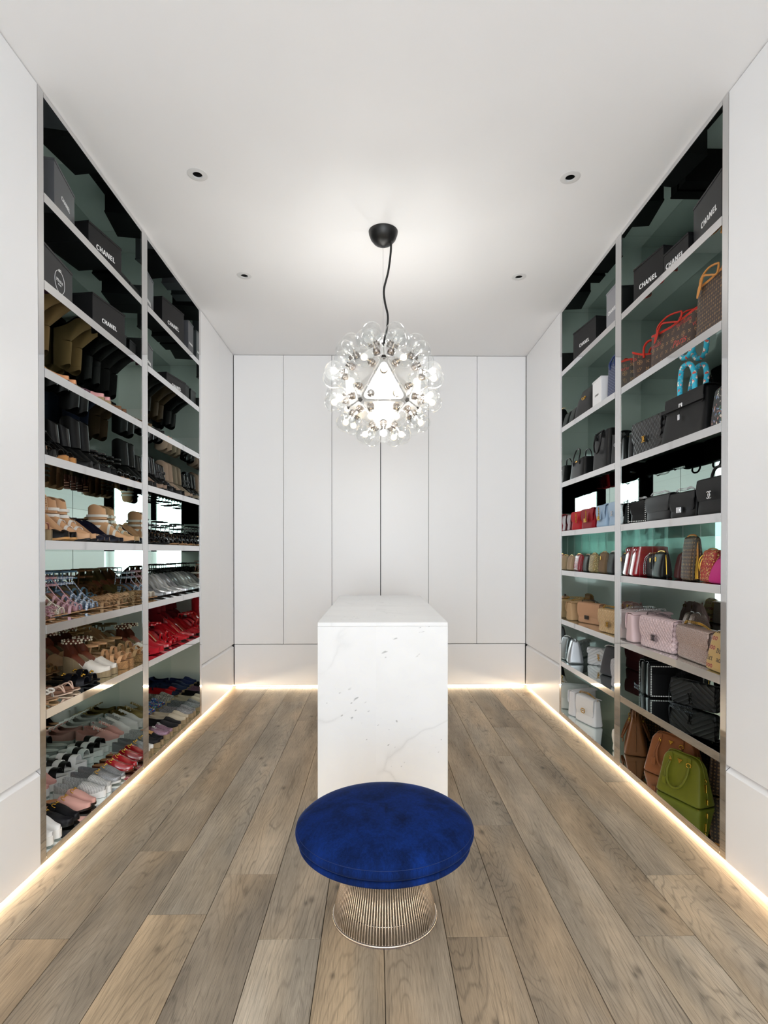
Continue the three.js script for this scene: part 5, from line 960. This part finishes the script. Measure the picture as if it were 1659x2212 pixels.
RF(5, 'flap', 'beige flap bag turned sideways at the far end, third bag shelf', { w: .20, h: .14, d: .09, len: .08, m: leather('#b99872', .5), chain: 1 }, 4.30, .12, 1.3);
RF(5, 'flap', 'smooth tan bag with square dark clasp, third bag shelf', { w: .24, h: .145, d: .08, len: .10, m: leather('#bd9170', .5), clasp: 'lock', metal: mat('#4a4440', .3, { metalness: 1 }), chain: 1 }, 4.08, .13, -.32);
RF(5, 'flap', 'gold beige quilted flap bag just past the divider, third bag shelf', { w: .27, h: .145, d: .08, len: .09, m: quilted('#c9a676', .4, 1), clasp: 'cc', chain: 1 }, 3.57, .075, -.15);
RF(5, 'pouch', 'round tan bag behind the tan clasp bag, third bag shelf', { w: .2, h: .16, d: .08, wt: .5, m: leather('#9a7450') }, 3.95, .38, 0);
// second bag shelf
{
  const b = RN(6, 'flap', 'black bag with white stud border and a fur charm, leaning on the divider', { w: .31, h: .20, d: .06, len: .06, m: leather('#0d0d0e', .4), studs: [[-.145, .012, .145, .012, 30], [-.145, .185, .145, .185, 30], [-.145, .012, -.145, .185, 18], [.145, .012, .145, .185, 18]], studM: mat('#eeeeea', .3), sr: .0042 }, 3.27, .30, -1.45);
  part(b, 'fur_charm', merge([...Array(90)].map((_, i) => { const r = rng(i + 5), a = r() * 7, q = Math.acos(r() * 2 - 1), d = V(Math.sin(q) * Math.cos(a), Math.cos(q), Math.sin(q) * Math.sin(a)); return new THREE.ConeGeometry(.007, .03, 4).applyQuaternion(new THREE.Quaternion().setFromUnitVectors(V(0, 1, 0), d)).translate(.02 + d.x * .026, .135 + d.y * .026, .062 + d.z * .02); })), mat('#0d0d0e', .9)).userData.kind = 'stuff';
}
RN(6, 'flap', 'black chevron-quilted clutch in front of the studded black bag', { w: .28, h: .135, d: .05, len: .105, shape: 'round', m: chevron('#0e0e0f', .45, 1), clasp: 'ysl', metal: mat('#101010', .3, { metalness: 1 }), R: .04, loose: 1 }, 3.03, .29, -.36);
RN(6, 'pouch', 'black bag with gold zips nearest the viewer, second bag shelf', { w: .14, h: .21, d: .16, m: leather('#0d0d0e', .4), tab: -.03, wrist: gold }, 2.425, .17, .1);
RN(6, 'flap', 'dark wine flap bag at the back near the viewer, second bag shelf', { w: .26, h: .17, d: .08, len: .09, m: leather('#3a1216', .4) }, 2.62, .44, .1);
RF(6, 'pouch', 'silver leather bag at the far end, second bag shelf', { w: .12, h: .18, d: .12, wt: .7, m: mat('#9fa2a6', .35, { metalness: .5 }), zip: silverM }, 4.29, .08, .2);
RF(6, 'flap', 'white chevron-quilted bag with gold emblem, second bag shelf', { w: .20, h: .125, d: .07, len: .08, shape: 'v', m: chevron('#dcdcde', .4), clasp: 'ysl', R: .034 }, 4.18, .24, -.75);
RF(6, 'pouch', 'sparkling black sequinned bag, second bag shelf', { w: .17, h: .20, d: .10, wt: .6, m: blackGlit, zip: silverM }, 3.84, .18, -.3);
RF(6, 'flap', 'pale grey quilted bag just past the divider, second bag shelf', { w: .13, h: .17, d: .09, len: .10, m: quilted('#b4b4ba', .4, 1) }, 3.475, .08, 0);
// lowest bag shelf
RN(7, 'satchel', 'olive green domed satchel nearest the viewer on the lowest bag shelf', { w: .275, h: .222, d: .125, wt: .76, dt: .34, m: leather('#61641a', .42) }, 2.825, .120, -.34);
RN(7, 'satchel', 'brown leather domed satchel behind the green one', { w: .33, h: .232, d: .14, wt: .74, dt: .30, m: leather('#84502f', .42) }, 3.075, .205, -.44);
RN(7, 'tote', 'large brown monogram bag with tan straps standing behind the green satchel', { w: .30, h: .245, d: .13, wt: 1, m: monogram, hm: tanL, rise: .06 }, 2.93, .40, .75);
RF(7, 'flap', 'white structured flap bag with round gold emblem, front facing', { w: .245, h: .19, d: .085, len: .125, wt: .86, m: leather('#e2e2e3', .45), clasp: 'gg', chain: 1 }, 4.07, .105, -.24);
RF(7, 'flap', 'white flap bag turned sideways at the far end', { w: .22, h: .19, d: .10, len: .10, m: leather('#dddde0', .45), clasp: 'gg' }, 4.30, .14, 1.2);
RF(7, 'pouch', 'black bag with round white patches, lowest bag shelf', { w: .20, h: .23, d: .12, wt: .8, m: leather('#0d0d0e', .4), tab: .04 }, 3.68, .22, -.3);
RF(7, 'flap', 'white flap bag just past the divider, lowest bag shelf', { w: .11, h: .13, d: .09, len: .08, m: leather('#e3ded6', .45) }, 3.46, .08, 0);
renderer.render(scene, camera);
